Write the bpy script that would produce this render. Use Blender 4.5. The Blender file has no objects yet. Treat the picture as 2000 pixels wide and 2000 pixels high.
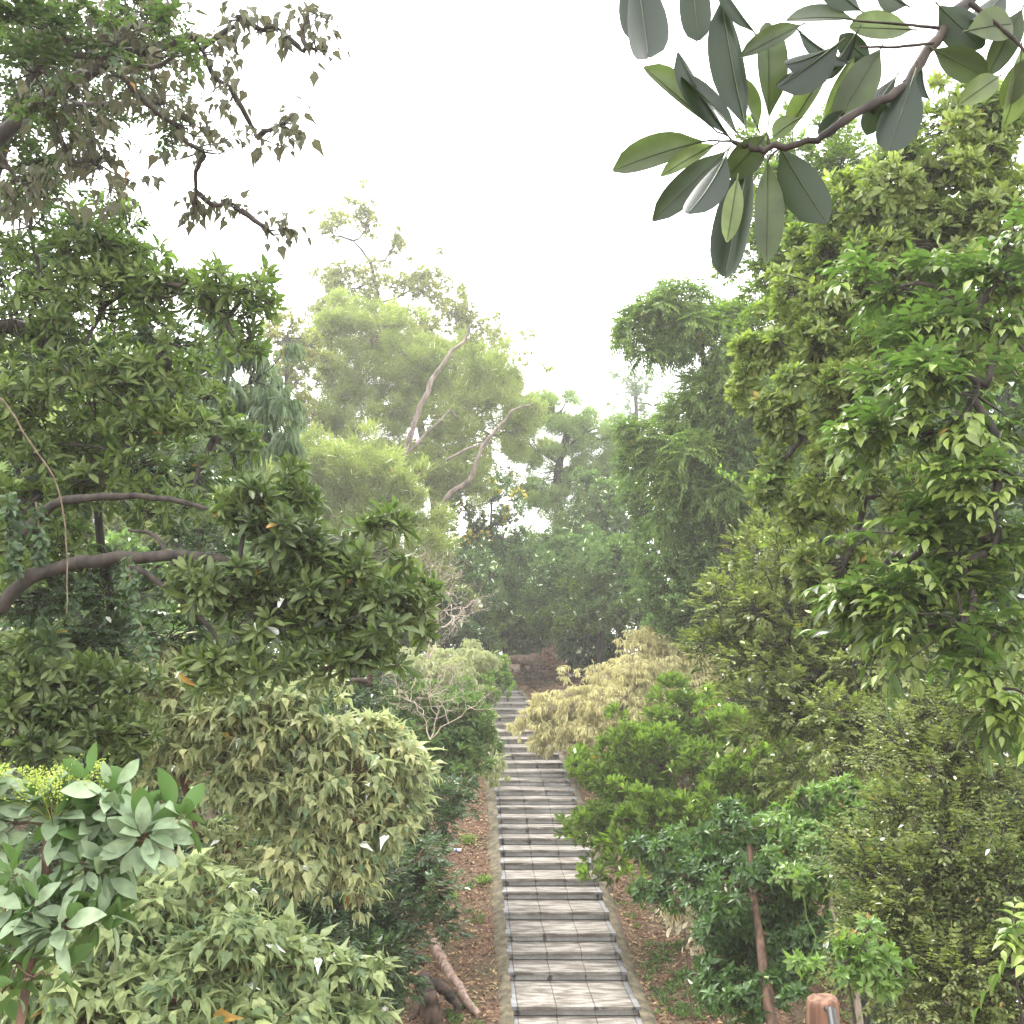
import bpy, math
import numpy as np
PI = math.pi
HAZE = .0013
C = bpy.context.scene.collection
SC = bpy.context.scene
# ------------------------------------------------------------------ camera
PITCH = math.atan(280/2000.0)
CAM = np.array([0.0, 0.0, 6.0])
cam_d = bpy.data.cameras.new('camera'); cam = bpy.data.objects.new('camera', cam_d); C.objects.link(cam)
cam.location = CAM; cam.rotation_euler = (PI/2 + PITCH, 0, 0)
cam_d.sensor_width = 36; cam_d.lens = 36.0; cam_d.clip_end = 3000; cam_d.clip_start = 0.05
SC.camera = cam
# ------------------------------------------------------------------ light
SUN_EL, SUN_AZ = math.radians(58), math.radians(-28)      # azimuth from +Y towards +X
w = bpy.data.worlds.new("World"); SC.world = w; w.use_nodes = True
nt = w.node_tree; bg = nt.nodes['Background']
sky = nt.nodes.new('ShaderNodeTexSky'); sky.sky_type = 'NISHITA'; sky.sun_disc = False
sky.sun_elevation = SUN_EL; sky.sun_rotation = SUN_AZ; sky.air_density = 1.0; sky.dust_density = 3.0
mx = nt.nodes.new('ShaderNodeMixRGB'); mx.inputs[0].default_value = 0.88      # thin bright cloud cover over the blue
mx.inputs[2].default_value = (15.2, 15.2, 15.1, 1)
nt.links.new(sky.outputs[0], mx.inputs[1]); nt.links.new(mx.outputs[0], bg.inputs[0])
bg.inputs[1].default_value = 0.15
sd = bpy.data.lights.new('sun', 'SUN'); sd.energy = 2.6; sd.angle = math.radians(14); sd.color = (1, .96, .9)
sun = bpy.data.objects.new('sun', sd); C.objects.link(sun)
sun.rotation_euler = (PI/2 - SUN_EL, 0, PI - SUN_AZ); sun.location = (0, 0, 40)
SC.view_settings.view_transform = 'Standard'; SC.view_settings.look = 'None'
SC.view_settings.exposure = 1.22; SC.view_settings.gamma = 1.0
SC.render.engine = 'CYCLES'
cy = SC.cycles
cy.max_bounces = 6; cy.diffuse_bounces = 4; cy.glossy_bounces = 2; cy.transmission_bounces = 3; cy.volume_bounces = 1
cy.use_denoising = True; cy.use_adaptive_sampling = False
cy.sample_clamp_indirect = 6
# ------------------------------------------------------------------ helpers
CT, ST = math.cos(PITCH), math.sin(PITCH)
def ray(px, py):
    u = (px-1000)/2000.0; v = (1000-py)/2000.0
    return np.array([u, CT - v*ST, ST + v*CT])
def at(px, py, Y):
    """world point seen at a pixel of the 2000 px photograph, at horizontal distance Y"""
    r = ray(px, py); return CAM + r*(Y/r[1])
def pxm(Y):            # metres per photograph pixel at distance Y (about)
    return Y/2000.0
def tag(o, label=None, cat=None, group=None, kind=None):
    if label: o['label'] = label
    if cat: o['category'] = cat
    if group: o['group'] = group
    if kind: o['kind'] = kind
    return o
def empty(name, loc):
    o = bpy.data.objects.new(name, None); C.objects.link(o); o.location = loc; o.empty_display_size = .2
    return o
def unit(a): return a/np.maximum(np.linalg.norm(a, axis=-1, keepdims=True), 1e-9)
def noise3(p, s=1.0, seed=0):
    r = np.random.RandomState(seed+11); out = np.zeros(len(p)); amp = 1.0
    q = p*s
    for o in range(3):
        for _ in range(3):
            k = r.normal(size=3); k /= np.linalg.norm(k)
            out += amp*np.sin(q@k*2.2 + r.uniform(0, 6.28) + 1.3*np.sin(q@np.roll(k, 1)*1.7 + r.uniform(0, 6.28)))
        q = q*2.1; amp *= .5
    return out/4.0
class MB:
    """collects vertices, faces, per-vertex tint and per-face material into one mesh"""
    def __init__(s): s.v=[]; s.f=[]; s.ls=[]; s.t=[]; s.m=[]; s.n=0; s.sm=[]
    def add(s, V, F, tint=0.5, mat=0, smooth=False):
        V = np.asarray(V, dtype=np.float32).reshape(-1, 3)
        if isinstance(F, np.ndarray):
            s.f.append((F + s.n).astype(np.int32).ravel()); s.ls.append(np.full(len(F), F.shape[1], np.int32)); nf = len(F)
        else:
            nf = len(F); s.f.append(np.array([i for f in F for i in f], np.int32) + s.n)
            s.ls.append(np.array([len(f) for f in F], np.int32))
        s.v.append(V); s.t.append(np.broadcast_to(np.asarray(tint, np.float32), (len(V),)).copy())
        s.m.append(np.full(nf, mat, np.int32)); s.sm.append(np.full(nf, smooth)); s.n += len(V)
    def box(s, x0, x1, y0, y1, z0, z1, mat=0, tint=.5):
        V = [(x0,y0,z0),(x1,y0,z0),(x1,y1,z0),(x0,y1,z0),(x0,y0,z1),(x1,y0,z1),(x1,y1,z1),(x0,y1,z1)]
        s.add(V, np.array([(0,3,2,1),(4,5,6,7),(0,1,5,4),(1,2,6,5),(2,3,7,6),(3,0,4,7)]), tint, mat)
    def build(s, name, mats, parent=None, loc=None):
        me = bpy.data.meshes.new(name)
        if s.n:
            V = np.concatenate(s.v); F = np.concatenate(s.f); L = np.concatenate(s.ls)
            if loc is not None: V = V - np.asarray(loc, np.float32)
            me.vertices.add(len(V)); me.vertices.foreach_set('co', V.astype(np.float32).ravel())
            me.loops.add(len(F)); me.loops.foreach_set('vertex_index', F)
            me.polygons.add(len(L)); me.polygons.foreach_set('loop_start', np.concatenate([[0], np.cumsum(L)[:-1]]).astype(np.int32))
            me.polygons.foreach_set('material_index', np.concatenate(s.m))
            me.polygons.foreach_set('use_smooth', np.concatenate(s.sm))
            at_ = me.attributes.new('tint', 'FLOAT', 'POINT'); at_.data.foreach_set('value', np.concatenate(s.t))
            me.update(calc_edges=True)
        for m in (mats if isinstance(mats, (list, tuple)) else [mats]): me.materials.append(m)
        o = bpy.data.objects.new(name, me); C.objects.link(o)
        if parent is not None:
            o.parent = parent
            if loc is None: o.location = [-c for c in parent.location] if parent.type == 'EMPTY' else (0,0,0)
        elif loc is not None: o.location = loc
        return o
def frames(A):
    ref = np.where(np.abs(A[:, 2:3]) > .9, np.array([[1., 0, 0]]), np.array([[0, 0, 1.]]))
    U = unit(np.cross(A, ref)); V = np.cross(A, U); return U, V
# ------------------------------------------------------------------ tubes
def tube(mb, pts, r0, r1, sides=7, wob=0.06, rng=None, mat=0, cap=True, tint=.5):
    pts = np.asarray(pts, float); n = len(pts)
    # Catmull-Rom subdivision
    sub = 4; P = []
    ext = np.vstack([2*pts[0]-pts[1], pts, 2*pts[-1]-pts[-2]])
    for i in range(n-1):
        p0, p1, p2, p3 = ext[i:i+4]
        for k in range(sub):
            t = k/sub
            P.append(.5*((2*p1)+(-p0+p2)*t+(2*p0-5*p1+4*p2-p3)*t*t+(-p0+3*p1-3*p2+p3)*t**3))
    P.append(pts[-1]); P = np.array(P); m = len(P)
    if rng is not None and m > 2:
        P[1:-1] += rng.normal(size=(m-2, 3))*wob*(r0+r1)*.8
    T = unit(np.gradient(P, axis=0)); R = np.linspace(r0, r1, m)
    if rng is not None: R = R*(1+rng.normal(size=m)*.07)
    U, V = frames(T)
    for i in range(1, m):                                   # keep the frame from flipping
        U[i] = unit(U[i-1]-T[i]*np.dot(U[i-1], T[i])); V[i] = np.cross(T[i], U[i])
    a = np.arange(sides)*2*PI/sides
    ring = P[:, None]+R[:, None, None]*(np.cos(a)[None, :, None]*U[:, None]+np.sin(a)[None, :, None]*V[:, None])
    i = np.arange(m-1)[:, None]*sides; j = np.arange(sides)[None]
    F = np.stack([i+j, i+(j+1) % sides, i+sides+(j+1) % sides, i+sides+j], -1).reshape(-1, 4)
    mb.add(ring.reshape(-1, 3), F, tint, mat, True)
    if cap: mb.add(ring[-1], [tuple(range(sides))], tint, mat); mb.add(ring[0], [tuple(range(sides))[::-1]], tint, mat)
def twigs(mb, A, B, r0, r1, rng, bend=.12, mat=0, sag=0.0, tint=.5):
    """many thin three-sided twigs from A to B in one go"""
    n = len(A)
    if n == 0: return
    L = np.linalg.norm(B-A, axis=1, keepdims=True)
    M1 = A+(B-A)*.35+rng.normal(size=(n, 3))*L*bend; M2 = A+(B-A)*.7+rng.normal(size=(n, 3))*L*bend*.7
    M1[:, 2] -= sag*L[:, 0]; M2[:, 2] -= sag*L[:, 0]
    P = np.stack([A, M1, M2, B], 1); D = unit(B-A); U, V = frames(D)
    R = np.stack([np.broadcast_to(r0*(1-k)+r1*k, (n,)) for k in (0, .35, .7, 1)], 1)
    a = np.arange(3)*2*PI/3
    ring = P[:, :, None]+R[:, :, None, None]*(np.cos(a)[None, None, :, None]*U[:, None, None]+np.sin(a)[None, None, :, None]*V[:, None, None])
    base = (np.arange(n)*12)[:, None, None]; i = (np.arange(3)*3)[None, :, None]; j = np.arange(3)[None, None]
    F = np.stack([base+i+j, base+i+(j+1) % 3, base+i+3+(j+1) % 3, base+i+3+j], -1).reshape(-1, 4)
    mb.add(ring.reshape(-1, 3), F, tint, mat, True)
# ------------------------------------------------------------------ leaf shapes: x across (half width 1 = W), y along, z up
def hexleaf(t1, w1, t2, w2, fold=.25, curl=.18):
    V = np.array([(0,0,0), (-w1,t1,fold*w1*.3), (-w2,t2,fold*w2*.3-curl*t2*t2), (0,1,-curl), (w2,t2,fold*w2*.3-curl*t2*t2), (w1,t1,fold*w1*.3), ])
    return V, np.array([(0,3,2,1), (0,5,4,3)])
def striplf(ws, fold=.3, curl=.25, n=None):
    ts = np.linspace(0, 1, len(ws)); V = []
    for t, wd in zip(ts, ws):
        z = -curl*t*t
        V += [(-wd, t, z+fold*wd*.25), (0, t, z), (wd, t, z+fold*wd*.25)]
    F = []
    for i in range(len(ws)-1):
        b = i*3; F += [(b, b+1, b+4, b+3), (b+1, b+2, b+5, b+4)]
    return np.array(V), np.array(F)
LEAF = dict(
    paddle=striplf([.07, .34, .66, .92, 1.0, .86, .28], .35, .22),
    paddle_lo=hexleaf(.45, .75, .82, .95, .3, .15),
    ellip=striplf([.06, .72, 1.0, .85, .45, .02], .4, .22),
    ellip_lo=hexleaf(.28, .95, .68, .8, .3, .2),
    oval=striplf([.06, .52, .84, .98, 1.0, .86, .52, .05], .3, .16),
    point=striplf([.1, .95, .9, .5, .2, .0], .5, .3),
    heart=(np.array([(0,0,0),(-.45,-.05,.03),(-1,.22,.06),(-.42,.58,-.02),(0,1.05,-.22),(.42,.58,-.02),(1,.22,.06),(.45,-.05,.03),(0,.45,-.05)]),
           np.array([(0,8,2,1),(8,4,3,2),(8,6,5,4),(0,7,6,8)])),
    narrow=hexleaf(.3, .9, .65, .9, .15, .35),
    needle=(np.array([(-.5,0,0),(.5,0,0),(.5,1,-.12),(-.5,1,-.12)]), np.array([(0,1,2,3)])),
    fleck=(np.array([(0,0,0),(-.8,.45,.05),(0,1,-.1),(.8,.45,.05)]), np.array([(0,3,2,1)])),
)
def leaves(mb, shape, P, D, N, L, W, tint, mat=0, smooth=False):
    T, F = LEAF[shape]; n = len(P)
    if n == 0: return
    D = unit(D); N = unit(N - D*np.sum(N*D, 1, keepdims=True)); X = np.cross(D, N)
    L = np.broadcast_to(L, (n,))[:, None, None]; W = np.broadcast_to(W, (n,))[:, None, None]
    V = P[:, None]+T[None, :, 1:2]*L*D[:, None]+T[None, :, 0:1]*W*X[:, None]+T[None, :, 2:3]*L*N[:, None]
    k = len(T); FF = (F[None]+(np.arange(n)*k)[:, None, None]).reshape(-1, F.shape[1])
    mb.add(V.reshape(-1, 3), FF, np.repeat(np.broadcast_to(tint, (n,)), k), mat, smooth)
GA = PI*(3-5**.5)
def rosette(P, A, n, p0, p1, rng, pet=.0, droop=0.0, len_var=.15):
    m = len(P); U, V = frames(A); i = np.tile(np.arange(n), m); R = np.repeat(np.arange(m), n)
    az = i*GA+np.repeat(rng.uniform(0, 6.28, m), n)+rng.normal(size=m*n)*.25
    pol = p1-(p1-p0)*(i/max(n-1, 1))+rng.normal(size=m*n)*.14
    rad = np.cos(az)[:, None]*U[R]+np.sin(az)[:, None]*V[R]
    D = np.cos(pol)[:, None]*A[R]+np.sin(pol)[:, None]*rad; N = np.sin(pol)[:, None]*A[R]-np.cos(pol)[:, None]*rad
    D[:, 2] -= droop; N = N+rng.normal(size=N.shape)*.22
    return P[R]+D*pet, unit(D), N, 1+rng.normal(size=m*n)*len_var-.25*(i/n), R
def spray(P, A, s, pairs, rng, side=.85, droop=.15, flat=.75):
    m = len(P); k = pairs*2+1; i = np.tile(np.arange(k), m); R = np.repeat(np.arange(m), k)
    up = np.array([[0, 0, 1.]]); S = unit(np.cross(A, up)+1e-4); Nn = unit(np.cross(S, A))
    sg = np.where(i % 2 == 0, 1., -1.); last = (i == k-1); sg = np.where(last, 0, sg)
    t = (np.floor(i/2)+1)/(pairs+.5)
    Q = P[R]+A[R]*(s*t)[:, None]; Q[:, 2] -= (droop*.5*s*t*t)
    D = A[R]*(.55+.3*t)[:, None]+S[R]*(sg*side)[:, None]+rng.normal(size=(m*k, 3))*.16; D[:, 2] -= droop
    N = Nn[R]*flat+np.array([[0, 0, .35]])+rng.normal(size=(m*k, 3))*.25
    return Q, unit(D), N, (1-.3*np.abs(t-.5))*(1+rng.normal(size=m*k)*.14), R
# ------------------------------------------------------------------ materials
def newmat(name):
    m = bpy.data.materials.new(name); m.use_nodes = True; n = m.node_tree; p = n.nodes['Principled BSDF']; return m, n, p
def leafmat(name, cols, rough=.42, trans=.35, under=None, spec=.32, tcol=None):
    m, n, p = newmat(name); N = n.nodes; L = n.links
    a = N.new('ShaderNodeAttribute'); a.attribute_name = 'tint'
    r = N.new('ShaderNodeValToRGB'); L.new(a.outputs['Fac'], r.inputs[0])
    e = r.color_ramp.elements
    for i, c in enumerate(cols):
        pos = i/(len(cols)-1)
        el = e[0] if i == 0 else (e[1] if i == len(cols)-1 else e.new(pos))
        el.position = pos; el.color = (*c, 1)
    old = N.new('ShaderNodeMath'); old.operation = 'GREATER_THAN'; old.inputs[1].default_value = 1.15; L.new(a.outputs['Fac'], old.inputs[0])
    mo = N.new('ShaderNodeMixRGB'); L.new(old.outputs[0], mo.inputs[0]); L.new(r.outputs[0], mo.inputs[1]); mo.inputs[2].default_value = (.34, .20, .05, 1)
    nz = N.new('ShaderNodeTexNoise'); nz.inputs['Scale'].default_value = 25; nz.inputs['Detail'].default_value = 2
    g = N.new('ShaderNodeNewGeometry'); L.new(g.outputs['Position'], nz.inputs['Vector'])
    hs = N.new('ShaderNodeHueSaturation'); mr = N.new('ShaderNodeMapRange'); L.new(nz.outputs[0], mr.inputs[0])
    mr.inputs['From Min'].default_value = .3; mr.inputs['From Max'].default_value = .7
    mr.inputs['To Min'].default_value = .78; mr.inputs['To Max'].default_value = 1.22
    L.new(mr.outputs[0], hs.inputs['Value']); L.new(mo.outputs[0], hs.inputs['Color']); col = hs.outputs[0]
    if under:
        mu = N.new('ShaderNodeMixRGB'); L.new(g.outputs['Backfacing'], mu.inputs[0]); L.new(col, mu.inputs[1]); mu.inputs[2].default_value = (*under, 1); col = mu.outputs[0]
    L.new(col, p.inputs['Base Color']); p.inputs['Roughness'].default_value = rough; p.inputs['Specular IOR Level'].default_value = spec
    if trans > 0:
        tr = N.new('ShaderNodeBsdfTranslucent'); ms = N.new('ShaderNodeMixShader'); ms.inputs[0].default_value = trans
        mc = N.new('ShaderNodeMixRGB'); mc.blend_type = 'MULTIPLY'; mc.inputs[0].default_value = 1; mc.inputs[2].default_value = (*(tcol or (1.9, 1.75, .9)), 1)
        L.new(col, mc.inputs[1]); L.new(mc.outputs[0], tr.inputs[0])
        L.new(p.outputs[0], ms.inputs[1]); L.new(tr.outputs[0], ms.inputs[2]); L.new(ms.outputs[0], N['Material Output'].inputs[0])
    return m
def barkmat(name, c1, c2, scale=18, rough=.85, bump=.4, stretch=(1, 1, .25)):
    m, n, p = newmat(name); N = n.nodes; L = n.links
    g = N.new('ShaderNodeNewGeometry'); mp = N.new('ShaderNodeMapping'); mp.inputs['Scale'].default_value = stretch
    L.new(g.outputs['Position'], mp.inputs[0])
    nz = N.new('ShaderNodeTexNoise'); nz.inputs['Scale'].default_value = scale; nz.inputs['Detail'].default_value = 6; L.new(mp.outputs[0], nz.inputs[0])
    r = N.new('ShaderNodeValToRGB'); r.color_ramp.elements[0].position = .35; r.color_ramp.elements[1].position = .68
    r.color_ramp.elements[0].color = (*c1, 1); r.color_ramp.elements[1].color = (*c2, 1)
    L.new(nz.outputs[0], r.inputs[0]); L.new(r.outputs[0], p.inputs['Base Color']); p.inputs['Roughness'].default_value = rough
    b = N.new('ShaderNodeBump'); b.inputs['Strength'].default_value = bump; b.inputs['Distance'].default_value = .02
    L.new(nz.outputs[0], b.inputs['Height']); L.new(b.outputs[0], p.inputs['Normal']); return m
M = {}
M['bark_dark'] = barkmat('dark bark', (.013, .010, .008), (.058, .044, .034))
M['bark_brown'] = barkmat('brown bark', (.06, .035, .024), (.20, .12, .08))
M['bark_pale'] = barkmat('pale bark', (.20, .15, .12), (.46, .38, .31))
M['bark_mid'] = barkmat('grey brown bark', (.085, .065, .055), (.26, .20, .165), 5, .85, .5)
M['bark_red'] = barkmat('reddish bark', (.07, .03, .02), (.19, .09, .06))
M['twig'] = barkmat('twig bark', (.07, .05, .03), (.18, .13, .09), 40)
M['dead_twig'] = barkmat('bleached twig bark', (.32, .25, .2), (.55, .47, .38), 30)
# ------------------------------------------------------------------ stair and ground layout
ROWS = [1966.1, 1898.2, 1858.3, 1823, 1781.3, 1742.4, 1716.5, 1684.5, 1660, 1637, 1615.5, 1596.5, 1576.6, 1560, 1542.4, 1524, 1506.8,
        1489.8, 1473, 1458.9, 1443.4, 1428.5, 1414, 1399.6, 1386, 1374, 1362.6, 1351.3, 1340.5, 1331, 1322.5, 1315]
RISE = .147; Z0 = 6-5.38
def row_to_y(row, z):
    r = ray(1000, row); return (z-6)/r[2]*r[1]
SY = [row_to_y(r, Z0+RISE*k) for k, r in enumerate(ROWS)]; SZ = [Z0+RISE*k for k in range(len(ROWS))]
for _ in range(3): SY.insert(0, SY[0]-.62); SZ.insert(0, SZ[0]-RISE)
SY = np.array(SY); SZ = np.array(SZ)
for i in range(1, len(SY)): SY[i] = max(SY[i], SY[i-1]+.34)
TOPY = SY[-1]+.8
def xc(y): return np.interp(y, [5, 16.7, 25.5, 29.3, 36.5, 42.5, 50, 70], [1.45, .99, .615, .32, -.28, -.78, -1.35, -2.6])
PY = np.array([-60, -6, 0, 4, 8, 11.5, SY[0]-.8]+list(SY)+[TOPY+3, 60, 90, 140, 200, 300])
PZ = np.array([6.2, 4.9, 4.35, 3.3, 1.7, .35, SZ[0]-.25]+list(SZ-.11)+[SZ[-1]+.0, SZ[-1]+.5, 6, 5, 2, 0])
def gz(x, y):
    x = np.asarray(x, float); y = np.asarray(y, float)
    z = np.interp(y, PY, PZ); d = np.abs(x-xc(y)); k = np.clip((y-6)/8, 0, 1)
    z = z-.06*np.clip((d-1.0)/.5, 0, 1)*k
    z = z-.24*np.clip((.97-d)/.08, 0, 1)*(y > SY[0]-.5)*(y < TOPY)
    bank = np.clip(d-2.0, 0, 14); z = z+.10*bank*k*np.clip((70-y)/30, 0, 1)
    p = np.stack([x, y, 0*x], -1).reshape(-1, 3)
    bump = (noise3(p, .45, 3)*.22+noise3(p, 1.7, 5)*.06).reshape(x.shape)
    return z+bump*np.clip((d-1.15)/1.2, 0, 1)
def ground(x, y): return float(gz(np.array([x]), np.array([y]))[0])
# ------------------------------------------------------------------ ground sheet
def build_ground():
    ys = np.concatenate([np.linspace(-30, 8, 25), np.linspace(8.2, 56, 320), np.linspace(57, 120, 40), np.linspace(130, 300, 12)])
    xs = np.concatenate([np.linspace(-160, -40, 12), np.linspace(-38, -9, 30), np.linspace(-8.8, 9, 150), np.linspace(9.5, 40, 32), np.linspace(45, 160, 12)])
    X, Y = np.meshgrid(xs, ys); Z = gz(X, Y); V = np.stack([X, Y, Z], -1).reshape(-1, 3)
    nx = len(xs); i = np.arange(len(ys)-1)[:, None]*nx; j = np.arange(nx-1)[None]
    F = np.stack([i+j, i+j+1, i+nx+j+1, i+nx+j], -1).reshape(-1, 4)
    mb = MB(); mb.add(V, F, .5, 0, True)
    m, n, p = newmat('leaf littered soil'); N = n.nodes; L = n.links
    g = N.new('ShaderNodeNewGeometry')
    a = N.new('ShaderNodeTexNoise'); a.inputs['Scale'].default_value = 1.1; a.inputs['Detail'].default_value = 8; L.new(g.outputs['Position'], a.inputs[0])
    b = N.new('ShaderNodeTexNoise'); b.inputs['Scale'].default_value = 22; b.inputs['Detail'].default_value = 6; L.new(g.outputs['Position'], b.inputs[0])
    r1 = N.new('ShaderNodeValToRGB'); e = r1.color_ramp.elements; e[0].position = .35; e[0].color = (.045, .026, .018, 1); e[1].position = .7; e[1].color = (.19, .098, .062, 1)
    L.new(b.outputs[0], r1.inputs[0])
    r2 = N.new('ShaderNodeValToRGB'); r2.color_ramp.elements[0].position = .45; r2.color_ramp.elements[1].position = .62; L.new(a.outputs[0], r2.inputs[0])
    mm = N.new('ShaderNodeMixRGB'); L.new(r2.outputs[0], mm.inputs[0]); L.new(r1.outputs[0], mm.inputs[1]); mm.inputs[2].default_value = (.07, .06, .03, 1)
    L.new(mm.outputs[0], p.inputs['Base Color']); p.inputs['Roughness'].default_value = .95
    bp = N.new('ShaderNodeBump'); bp.inputs['Strength'].default_value = .7; bp.inputs['Distance'].default_value = .05
    L.new(b.outputs[0], bp.inputs['Height']); L.new(bp.outputs[0], p.inputs['Normal'])
    o = mb.build('ground', m); tag(o, 'reddish brown soil bank on both sides of the steps', kind='structure')
build_ground()
# ------------------------------------------------------------------ thin humid air
hz = MB(); hz.box(-170, 170, -35, 310, -4, 34)
hm = bpy.data.materials.new('humid air'); hm.use_nodes = True; hn = hm.node_tree; hn.nodes.remove(hn.nodes['Principled BSDF'])
pv = hn.nodes.new('ShaderNodeVolumePrincipled'); pv.inputs['Density'].default_value = HAZE; pv.inputs['Color'].default_value = (1, .99, .96, 1); pv.inputs['Anisotropy'].default_value = .3
hn.links.new(pv.outputs[0], hn.nodes['Material Output'].inputs['Volume'])
tag(hz.build('haze', hm), 'pale humid air softening the far trees', kind='stuff')
# ------------------------------------------------------------------ stone staircase
def stonemat(name, base, dirt, kind):
    m, n, p = newmat(name); N = n.nodes; L = n.links
    tc = N.new('ShaderNodeTexCoord'); oi = N.new('ShaderNodeObjectInfo'); g = N.new('ShaderNodeNewGeometry')
    def nz(scale, st, det=5, dim='4D'):
        mp = N.new('ShaderNodeMapping'); mp.inputs['Scale'].default_value = st; L.new(tc.outputs['Object'], mp.inputs[0])
        t = N.new('ShaderNodeTexNoise'); t.noise_dimensions = '4D'; t.inputs['Scale'].default_value = scale; t.inputs['Detail'].default_value = det
        mu = N.new('ShaderNodeMath'); mu.operation = 'MULTIPLY'; mu.inputs[1].default_value = 37; L.new(oi.outputs['Random'], mu.inputs[0])
        L.new(mu.outputs[0], t.inputs['W']); L.new(mp.outputs[0], t.inputs['Vector']); return t
    def ramp(src, p0, p1, c0=(0,0,0,1), c1=(1,1,1,1)):
        r = N.new('ShaderNodeValToRGB'); r.color_ramp.elements[0].position = p0; r.color_ramp.elements[1].position = p1
        r.color_ramp.elements[0].color = c0; r.color_ramp.elements[1].color = c1; L.new(src, r.inputs[0]); return r
    streak = nz(2.6, (1, 4, 4), 8); fine = nz(30, (1, 1, 1), 3)
    base_r = ramp(streak.outputs[0], .42, .60, (*dirt, 1), (*base, 1))
    spk = ramp(fine.outputs[0], .3, .75, (.8, .8, .8, 1), (1.12, 1.12, 1.12, 1))
    mu = N.new('ShaderNodeMixRGB'); mu.blend_type = 'MULTIPLY'; mu.inputs[0].default_value = 1; L.new(base_r.outputs[0], mu.inputs[1]); L.new(spk.outputs[0], mu.inputs[2]); col = mu.outputs[0]
    # black mildew: patches on front faces, strongest at the joints (object x) and the nosing
    sx = N.new('ShaderNodeSeparateXYZ'); L.new(tc.outputs['Object'], sx.inputs[0])
    def math_(op, a, b=None, c=None):
        q = N.new('ShaderNodeMath'); q.operation = op
        for i, x in enumerate((a, b, c)):
            if x is None: continue
            if isinstance(x, (int, float)): q.inputs[i].default_value = x
            else: L.new(x, q.inputs[i])
        return q.outputs[0]
    u = math_('DIVIDE', math_('ADD', sx.outputs[0], .9), .6)
    fr = math_('ABSOLUTE', math_('SUBTRACT', math_('FRACT', math_('ADD', u, .5)), .5))      # 0 at a joint
    joint = math_('SUBTRACT', 1, math_('MULTIPLY', fr, 9)); joint = math_('MAXIMUM', joint, 0)
    patch = nz(3.2, (1, 1, 2.2), 4)
    sN = N.new('ShaderNodeSeparateXYZ'); L.new(g.outputs['True Normal'], sN.inputs[0])
    front = math_('GREATER_THAN', math_('MULTIPLY', sN.outputs[1], -1), .5)
    val = math_('ADD', patch.outputs[0], math_('MULTIPLY', joint, .22))
    if kind == 'tread':
        side = math_('MULTIPLY', front, .01); nos = math_('LESS_THAN', sx.outputs[1], .03)
        val = math_('ADD', val, side); mask = math_('MAXIMUM', front, math_('MULTIPLY', nos, .55))
    else: mask = front
    st = ramp(val, .66, .76); fac = math_('MULTIPLY', math_('MULTIPLY', st.outputs[0], mask), .88)
    mm = N.new('ShaderNodeMixRGB'); L.new(fac, mm.inputs[0]); L.new(col, mm.inputs[1]); mm.inputs[2].default_value = (.035, .033, .036, 1)
    L.new(mm.outputs[0], p.inputs['Base Color']); p.inputs['Roughness'].default_value = .62
    bp = N.new('ShaderNodeBump'); bp.inputs['Strength'].default_value = .25; bp.inputs['Distance'].default_value = .01
    L.new(fine.outputs[0], bp.inputs['Height']); L.new(bp.outputs[0], p.inputs['Normal']); return m
M['tile'] = stonemat('weathered stone tile', (.275, .255, .225), (.10, .082, .066), 'tread')
M['granite'] = stonemat('blue grey granite edging', (.215, .215, .22), (.16, .16, .162), 'tread')
M['riser'] = stonemat('grey riser stone', (.38, .368, .35), (.25, .24, .225), 'riser')
M['mortar'] = barkmat('mossy mortar', (.05, .042, .025), (.15, .125, .08), 7, .95, .3, (1, 1, 1))
M['joint'] = barkmat('dark joint grime and lip shadow', (.02, .02, .018), (.06, .055, .045), 20)  # also colours the painted shadow line under each tread lip
root = empty('stone_staircase', (float(xc(SY[0])), SY[0], SZ[0]))
tag(root, 'long straight flight of grey and beige stone steps climbing the hill', 'stone steps')
HW = 1.0
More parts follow.
